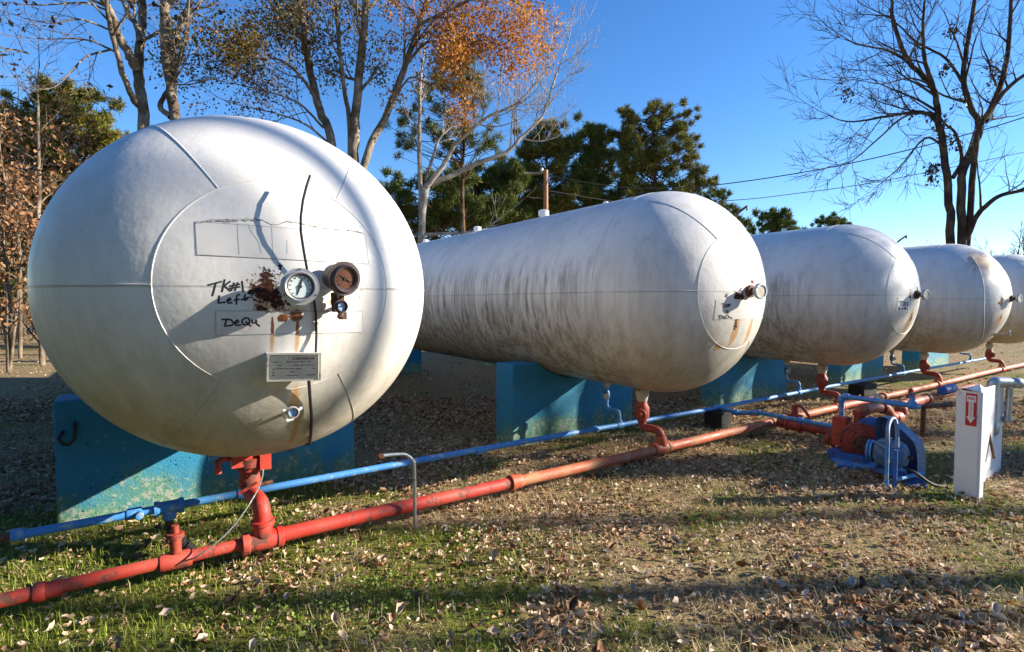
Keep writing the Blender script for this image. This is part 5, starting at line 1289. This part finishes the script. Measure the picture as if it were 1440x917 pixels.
# -- big bare tree on the right
r = np.random.default_rng(51)
d = 21; base = gbase(1350, d); root = tree_root('bare_tree', 'large dark many stemmed bare tree at right above the far tanks', 'tree', base, GB)
mb = MB(); tips = []
W = dict(wig=0.3, nk=(3, 4), minr=0.009, up=0.12, ratio=(0.45, 0.75))
sts = [([(1338, 342), (1334, 275), (1326, 204), (1318, 157), (1312, 122), (1277, 86), (1257, 31), (1254, 0), (1250, -40)], .165, .045, 0.5, 9),
       ([(1352, 334), (1352, 251), (1371, 204), (1377, 177), (1356, 122), (1360, 67), (1371, 0), (1378, -50)], .17, .055, 0, 8),
       ([(1361, 330), (1371, 220), (1379, 177), (1411, 130), (1440, 106), (1475, 80)], .13, .05, -0.5, 7),
       ([(1385, 170), (1402, 135), (1414, 94), (1420, 40), (1422, 0), (1425, -40)], .12, .05, 1.5, 6),
       ([(1358, 338), (1375, 302), (1403, 277), (1434, 269), (1460, 262)], .11, .04, -1.5, 5),
       ([(1326, 180), (1305, 160), (1277, 159), (1240, 165), (1191, 171), (1150, 155)], .10, .012, 1, 9),
       ([(1312, 122), (1300, 80), (1298, 30), (1302, -20)], .09, .03, -1, 6),
       ([(1300, 158), (1270, 165), (1235, 195), (1200, 225), (1175, 232)], .05, .01, -1, 8),
       ([(1326, 205), (1300, 195), (1265, 235), (1230, 265)], .05, .01, 1.5, 6),
       ([(1356, 120), (1330, 82), (1290, 60), (1255, 28), (1215, 8)], .06, .015, 0.8, 8),
       ([(1277, 86), (1245, 70), (1205, 62), (1175, 45)], .05, .012, -0.8, 8),
       ([(1312, 120), (1280, 110), (1240, 118), (1205, 112)], .04, .010, -1.2, 7),
       ([(1340, 250), (1352, 225), (1345, 190), (1330, 175)], .08, .04, 0.5, 4)]
for i, (pp, r0, r1, dep, kids) in enumerate(sts):
    path = px_stem(pp, d, dep)
    if i < 3: path = [base + np.array([0.25 * (i - 1), 0, 0])] + path
    stem(mb, path, r0, r1, r, tips, kids=kids, lev=2, length=1.9 if i < 5 else 1.5, t0=0.45 if i < 3 else 0.25, **W)
addpart(root, mb, 'trunk', M['bark_dark'])
ivy = []
for pp in ([(1326, 204), (1318, 157)], [(1310, 245), (1318, 225)], [(1352, 150), (1345, 130)], [(1326, 110), (1330, 90)], [(1325, 180), (1350, 215)], [(1180, 118), (1200, 145)], [(1270, 155), (1320, 165)], [(1312, 260), (1305, 240)], [(1390, 90), (1400, 130)], [(1333, 40), (1340, 50)]):
    a_, b_ = P(*pp[0], d), P(*pp[1], d)
    for i in range(22): ivy.append(a_ + (b_ - a_) * r.random() + r.normal(size=3) * 0.10)
addnp(root, leaf_cloud(ivy, 3, 0.08, 0.14, r), 'clinging_leaves', M['lf_dark'])

# -- brush far away at both sides
for j, (px, d, h, lab) in enumerate(((1305, 60, 5.5, 'leafless distant tree left of the large bare tree foot'), (1400, 55, 6.0, 'leafless distant tree right of the large bare tree foot'), (1432, 48, 6.0, 'leafless distant tree at the right picture edge'), (1465, 50, 6.0, 'leafless distant tree beyond right picture edge'))):
    r = np.random.default_rng(60 + j); base = gbase(px, d)
    root = tree_root('distant_bare_tree', lab, 'tree', base, 'distant leafless trees')
    mb = MB(); tips = []
    for s_ in range(3):
        stem(mb, [base, base + np.array([r.normal() * 0.5, r.normal() * 0.5, h * 0.35]), base + np.array([r.normal() * 1.2, r.normal(), h * 0.8])], .16, .05, r, tips, kids=7, lev=2, length=2.0, t0=0.2, wig=0.3, nk=(3, 4), minr=0.018, n=5)
    addpart(root, mb, 'trunk', M['bark_grey'])
for j, (az_, d, h) in enumerate(((-14, 60, 7), (-4, 66, 8), (6, 62, 7), (17, 70, 8), (30, 72, 7), (44, 75, 7), (58, 72, 6), (67, 70, 6))):
    r = np.random.default_rng(200 + j); a_ = math.radians(az_); base = np.array([math.sin(a_) * d, math.cos(a_) * d, 0.0]); base[2] = float(gz(base[0], base[1])) - 0.1
    root = tree_root('distant_bare_tree', 'leafless tree of the far belt, all but hidden behind the tanks', 'tree', base, 'far belt of leafless trees')
    mb = MB(); tips = []
    for s_ in range(4):
        q = np.array([r.normal() * 2.5, r.normal(), 0])
        stem(mb, [base + q, base + q + np.array([r.normal() * 0.5, r.normal() * 0.5, h * 0.35]), base + q + np.array([r.normal() * 1.2, r.normal(), h * 0.6])], .16, .05, r, tips, kids=6, lev=2, length=1.8, t0=0.2, wig=0.3, nk=(2, 3), minr=0.02, n=4)
    addpart(root, mb, 'trunk', M['bark_grey'])
    addnp(root, leaf_cloud([t[0] for t in tips], 2, 0.4, 0.35, r), 'crown', M['lf_brown'])
for j, (px, d, h, lab) in enumerate(((22, 21, 1.6, 'tangled leafless shrub at left edge beside near tank'), (-30, 20, 2.2, 'leafless shrub beyond left picture edge'), (45, 24, 1.2, 'low leafless shrub behind left flank of near tank'))):
    r = np.random.default_rng(80 + j); base = gbase(px, d)
    root = tree_root('bare_shrub', lab, 'shrub', base, 'leafless shrubs on the bank')
    mb = MB(); tips = []
    for s_ in range(6):
        stem(mb, [base + np.array([r.normal() * 0.2, 0, 0]), base + np.array([r.normal() * 0.5, r.normal() * 0.5, h * 0.5]), base + np.array([r.normal(), r.normal() * 0.6, h])], .03, .012, r, tips, kids=6, lev=1, length=0.8, t0=0.2, wig=0.4, minr=0.008, n=4)
    addpart(root, mb, 'trunk', M['bark_grey'])
    addnp(root, leaf_cloud([t[0] for t in tips if r.random() < 0.4], 4, 0.1, 0.12, r), 'crown', M['lf_brown'])

# -- trees to the right of the picture whose shadows fall across the yard
def sunpt(q, t): return np.array([q[0] + math.sin(SUN_AZ) * t, q[1] + math.cos(SUN_AZ) * t, 0.0])
for j, (u, t, r0, h, lab, kids) in enumerate(((G(1100, 830), 20, .17, 17, 'bare tree right of the yard, nearest the tank with gauges', 4), (G(1000, 733), 25, .15, 18, 'slim bare tree right of the yard behind the first', 4), (G(1250, 885), 16, .09, 13, 'young bare tree right of the yard, closest to viewer', 4), ((7.0, 3.0), 20, .20, 12, 'bare tree right of the yard beyond the pump', 6), ((10.5, 3.0), 17, .16, 11, 'bare tree right of the yard opposite the fourth tank', 6))):
    r = np.random.default_rng(90 + j); base = sunpt(u, t); base[2] = float(gz(base[0], base[1])) - 0.1
    root = tree_root('yard_tree', lab, 'tree', base, 'bare trees right of the yard')
    mb = MB(); tips = []
    stem(mb, [base, base + np.array([0.03, 0.0, h * 0.3]), base + np.array([-0.05, 0.05, h * 0.65]), base + np.array([0.1, 0, h])], r0, r0 * 0.35, r, tips, kids=kids + (0 if j < 3 else 4), lev=2, length=2.2, t0=0.80 if j < 3 else 0.45, wig=0.3, minr=0.01)
    addpart(root, mb, 'trunk', M['bark_grey'])
    if j >= 3: addnp(root, leaf_cloud([t_[0] for t_ in tips], 5, 0.25, 0.13, r), 'crown', M['lf_brown'])
r = np.random.default_rng(99)
base = sunpt((5.88, 2.36), 11.5); base[2] = float(gz(base[0], base[1])) - 0.05
root = tree_root('cedar_shrub', 'narrow green cedar right of the yard that shades the pump', 'shrub', base, None)
mb = MB(); mb.tube([base, base + np.array([0, 0, 5.8])], [0.09, 0.01], 7, False)
C = []; Dd = []
for i in range(1400):
    z = r.uniform(0.15, 5.75); w = 0.66 * (1 - z / 6.2) ** 0.5 * r.uniform(0.3, 1.0) ** 0.5; a_ = r.uniform(0, 6.283)
    C.append(base + np.array([math.cos(a_) * w, math.sin(a_) * w, z])); dv = np.array([math.cos(a_), math.sin(a_), 0.8]); Dd.append(dv / np.linalg.norm(dv))
addpart(root, mb, 'trunk', M['bark_pine'])
addnp(root, needle_tufts(C, Dd, 12, 0.22, 0.03, r), 'crown', M['needle'])

# ------------------------------------------------------------------ utility pole and overhead wires
d = 24; base = gbase(768, d); tp = P(767.5, 239, d)
up_ = thing('utility_pole', 'weathered wooden utility pole with short arm above second tank', 'pole', (base[0], base[1], base[2]))
keep(MB().tube([base, tp], [0.13, 0.10], 12).build('pole', M['pole'], None, True), up_)
a0_, a1_ = P(738, 244, d), P(769, 243, d)
keep(MB().tube([a0_, a1_], 0.055, 6).build('arm', M['bark_white'], None, True), up_)
keep(MB().lathe(P(762, 242, d) + [0, 0, 0.02], (0, 0, 1), [(0, 0.06), (0.1, 0.07), (0.16, 0.04)], 10).build('insulator', M['signwhite'], None, True), up_)
w1 = [tp - [0, 0, 0.25]] + [P(x, y, dd) for x, y, dd in ((870, 263, 23.7), (935, 264.5, 23.5), (1000, 261, 23.3), (1120, 244, 22.8), (1240, 220, 22.2), (1371, 186, 21.5), (1440, 165, 21), (1560, 126, 20))]
tag(MB().tube(smooth_path(w1, 4), 0.022, 5).build('overhead_wire', M['wire'], None, True), 'upper dark overhead wire crossing the sky from the pole', 'wire', 'overhead wires')
w2 = [tp - [0, 0, 0.9]] + [P(x, y, dd) for x, y, dd in ((900, 287, 26), (1040, 281, 27), (1120, 272, 28), (1210, 260, 28.5), (1300, 243, 29), (1440, 214, 30), (1560, 186, 31))]
tag(MB().tube(smooth_path(w2, 4), 0.020, 5).build('overhead_wire', M['wire'], None, True), 'lower thin overhead wire crossing the sky behind the large bare tree', 'wire', 'overhead wires')

# ------------------------------------------------------------------ ground cover: leaves and grass
def scatter(n, d0, d1, power, r, pad=0.25):
    d = d0 + (d1 - d0) * r.random(n) ** power
    lat = (r.random(n) * 2 - 1) * (d * (0.97 + pad) + 0.7)
    return FWD[None, :2] * d[:, None] + RGT[None, :2] * lat[:, None], d

leaf_stops = [(0, (0.13, 0.055, 0.025)), (0.2, (0.30, 0.16, 0.08)), (0.45, (0.50, 0.33, 0.19)), (0.7, (0.66, 0.50, 0.34)), (0.9, (0.74, 0.62, 0.48)), (1, (0.44, 0.16, 0.05))]
M['litter'] = leafmat('dry_leaf_litter', leaf_stops, 0.2, 0.7)
m, nt, b = new_mat('dry_fallen_leaf')
oi = nd(nt, 'ObjectInfo', out=5)
c = mixc(nt, mth(nt, 'MULTIPLY', noise(nt, objco(nt), 3.0, 3), 0.6), ramp(nt, oi, leaf_stops), (0.16, 0.09, 0.05))
nt.links.new(c, b.inputs['Base Color']); b.inputs['Roughness'].default_value = 0.7; b.inputs['Specular IOR Level'].default_value = 0.2
M['leaf_one'] = m
def leaf_templates():
    out = []
    r = random.Random(4)
    for t in range(6):
        w = [0.05, 0.22, 0.34, 0.20, 0.30, 0.02] if t % 2 else [0.04, 0.20, 0.30, 0.34, 0.22, 0.02]
        vs = []; curl = r.uniform(0.6, 2.4); fold = r.uniform(0.3, 1.1); tw = r.uniform(-0.6, 0.6)
        for i, ww in enumerate(w):
            t_ = i / 5 - 0.5
            z = curl * t_ * t_ * 0.8
            ww *= r.uniform(0.8, 1.15)
            for s in (-1, 0, 1):
                y = s * ww; zz = z + abs(s) * ww * fold * 1.4 + tw * t_ * y
                vs.append((t_ + (0.04 * r.uniform(-1, 1) if s else 0), y * (1 - 0.25 * fold), zz))
        fs = []
        for i in range(5):
            for s in (0, 1): fs.append((i * 3 + s, i * 3 + s + 1, i * 3 + s + 4, i * 3 + s + 3))
        out.append((np.array(vs), np.array(fs)))
    return out
LT = leaf_templates()
r = np.random.default_rng(123)
xy1, d1_ = scatter(125000, 0.7, 9.0, 1.2, r)
xy2, d2_ = scatter(22000, 6.0, 26.0, 1.3, r)
xy = np.concatenate([xy1, xy2]); dd_ = np.concatenate([d1_, d2_])
g_ = greenness(xy[:, 0], xy[:, 1]); cl = fnoise(xy[:, 0] + 3, xy[:, 1] + 8, 1.1)
keepm = r.random(len(xy)) < np.clip((1.1 - g_ * 0.9) * (0.30 + 2.3 * np.clip(cl - 0.36, 0, 1)), 0.05, 1)
xy = xy[keepm]; dd_ = dd_[keepm]
# nothing on top of the saddles, post and pump foot
for (cx, cy, hx, hy) in [(TX[k], 5.08, 1.05, 0.24) for k in range(5)] + [(TX[k], 11.67, 1.05, 0.24) for k in range(5)] + [(5.95, 2.3, 0.35, 0.45)]:
    mk = (abs(xy[:, 0] - cx) < hx) & (abs(xy[:, 1] - cy) < hy); xy = xy[~mk]; dd_ = dd_[~mk]
N = len(xy)
size = (0.014 + 0.040 * r.random(N) ** 1.7) * np.where(dd_ > 7, 1.35, 1.0) * (1 + 0.45 * (r.random(N) < 0.08))
yaw = r.uniform(0, 6.283, N); tx_ = r.normal(0, 0.42, N); ty_ = r.normal(0, 0.35, N)
zz = gz(xy[:, 0], xy[:, 1]) + 0.008 + 0.02 * r.random(N)
lat_ = xy @ RGT[:2]
inview = (np.abs(lat_) < dd_ * 0.93) & (dd_ > 2.25) & (dd_ < 5)
order = np.argsort(-np.where(inview, size / dd_, 0))
ind = set(order[:300].tolist())
leaf_meshes = [mesh_np('dry_leaf', v, f, M['leaf_one'], True) for v, f in LT]
def rotm(yw, a_, b_):
    return (Matrix.Rotation(yw, 3, 'Z') @ Matrix.Rotation(a_, 3, 'X') @ Matrix.Rotation(b_, 3, 'Y'))
for i in order[:300]:
    o = bpy.data.objects.new('dry_leaf', leaf_meshes[int(i) % 6])
    COL.objects.link(o); o.parent = ground
    o.matrix_local = Matrix.Translation((float(xy[i, 0]), float(xy[i, 1]), float(zz[i]))) @ rotm(yaw[i], tx_[i], ty_[i]).to_4x4() @ Matrix.Scale(float(size[i]) * 1.25, 4)
VS, FS = [], []; nb = 0
rest = np.array([i for i in range(N) if i not in ind])
for t in range(6):
    idx = rest[rest % 6 == t]; n = len(idx); v, f = LT[t]
    cy, sy, cx_, sx_, cb, sb = np.cos(yaw[idx]), np.sin(yaw[idx]), np.cos(tx_[idx]), np.sin(tx_[idx]), np.cos(ty_[idx]), np.sin(ty_[idx])
    vv = np.repeat(v[None], n, 0) * size[idx][:, None, None]
    x, y, z = vv[..., 0], vv[..., 1], vv[..., 2]
    x, z = x * cb[:, None] + z * sb[:, None], -x * sb[:, None] + z * cb[:, None]
    y, z = y * cx_[:, None] - z * sx_[:, None], y * sx_[:, None] + z * cx_[:, None]
    x, y = x * cy[:, None] - y * sy[:, None], x * sy[:, None] + y * cy[:, None]
    VS.append(np.stack([x + xy[idx, 0][:, None], y + xy[idx, 1][:, None], z + zz[idx][:, None]], -1).reshape(-1, 3))
    FS.append((f[None] + (np.arange(n) * len(v))[:, None, None]).reshape(-1, 4) + nb); nb += n * len(v)
o = link_mesh('leaf_litter', mesh_np('leaf_litter', np.concatenate(VS), np.concatenate(FS), M['litter'], True), ground)
o['kind'] = 'stuff'

def blades(xy, h, w, lean, r, yaw=None):
    n = len(xy); z = gz(xy[:, 0], xy[:, 1]) - 0.004
    a_ = r.uniform(0, 6.283, n) if yaw is None else yaw
    dx, dy = np.cos(a_), np.sin(a_); px_, py_ = -dy, dx
    base = np.stack([xy[:, 0], xy[:, 1], z], 1); s = np.stack([px_, py_, np.zeros(n)], 1) * (w[:, None] * 0.5)
    l1 = np.stack([dx * lean * 0.35 * h, dy * lean * 0.35 * h, h * 0.62], 1); l2 = np.stack([dx * lean * h, dy * lean * h, h * np.clip(1.05 - lean * 0.55, 0.15, 1)], 1)
    Vv = np.stack([base - s, base + s, base + l1 + s * 0.75, base + l1 - s * 0.75, base + l2], 1).reshape(-1, 3)
    k = np.arange(n)[:, None] * 5
    tri = np.concatenate([k + np.array([[0, 1, 2]]), k + np.array([[0, 2, 3]]), k + np.array([[3, 2, 4]])], 0)
    return Vv, tri
M['grass_g'] = leafmat('green_grass_blades', [(0, (0.08, 0.12, 0.012)), (0.5, (0.20, 0.27, 0.03)), (0.85, (0.34, 0.39, 0.055)), (1, (0.50, 0.43, 0.15))], 0.3)
M['grass_d'] = leafmat('dry_grass_blades', [(0, (0.26, 0.19, 0.085)), (0.5, (0.56, 0.43, 0.22)), (0.85, (0.72, 0.58, 0.34)), (1, (0.28, 0.30, 0.07))], 0.25)
r = np.random.default_rng(321)
xy, d_ = scatter(195000, 0.7, 8.5, 1.25, r)
g_ = greenness(xy[:, 0], xy[:, 1])
kp = r.random(len(xy)) < np.clip((g_ * 1.25 - 0.22) * (0.35 + 1.1 * fnoise(xy[:, 0] - 4, xy[:, 1] + 1, 2.6)), 0.02, 1)
for (cx, cy, hx, hy) in [(TX[k], 5.08, 1.05, 0.19) for k in range(5)]: kp &= ~((abs(xy[:, 0] - cx) < hx) & (abs(xy[:, 1] - cy) < hy))
xg = xy[kp]; n = len(xg); gg = g_[kp]
h = (0.022 + 0.05 * r.random(n) ** 2) * (0.6 + 0.8 * gg)
Vv, T = blades(xg, h, r.uniform(0.003, 0.006, n), r.uniform(0.1, 1.1, n), r)
tag(link_mesh('green_grass', mesh_np('green_grass', Vv, T, M['grass_g'])), 'short green grass growing in patches, thickest at left', 'grass', kind='stuff')
xy, d_ = scatter(270000, 0.7, 8.5, 1.2, r)
g_ = greenness(xy[:, 0], xy[:, 1]); c_ = fnoise(xy[:, 0] + 2, xy[:, 1] - 5, 1.4)
kp = r.random(len(xy)) < np.clip((1.1 - g_) * (c_ * 1.9 - 0.62), 0.01, 0.9)
for (cx, cy, hx, hy) in [(TX[k], 5.08, 1.05, 0.19) for k in range(5)]: kp &= ~((abs(xy[:, 0] - cx) < hx) & (abs(xy[:, 1] - cy) < hy))
xd = xy[kp]; n = len(xd)
h = 0.03 + 0.10 * r.random(n) ** 2.5
Vv, T = blades(xd, h, r.uniform(0.002, 0.005, n), r.uniform(0.6, 1.9, n), r)
tag(link_mesh('dry_grass', mesh_np('dry_grass', Vv, T, M['grass_d'])), 'matted dry tan grass between the fallen leaves', 'grass', kind='stuff')
# clover patch by the bent vent pipe
n = 3000
c_ = np.stack([r.normal(1.15, 0.5, n), r.normal(3.12, 0.30, n)], 1)
c_ = c_[(np.abs(c_[:, 1] - PYR) > 0.09) & (fnoise(c_[:, 0] + 4, c_[:, 1], 2.2) > 0.47)]
z = gz(c_[:, 0], c_[:, 1]) + r.uniform(0.01, 0.06, len(c_))
M['clover'] = leafmat('clover_leaves', [(0, (0.09, 0.15, 0.02)), (0.6, (0.22, 0.30, 0.05)), (1, (0.36, 0.42, 0.12))], 0.3)
Vv, T = leaf_cloud(np.concatenate([c_, z[:, None]], 1), 2, 0.008, 0.022, r)
tag(link_mesh('clover', mesh_np('clover', Vv, T, M['clover'])), 'patch of small bright clover leaves in front of the red pipe', 'clover', kind='stuff')
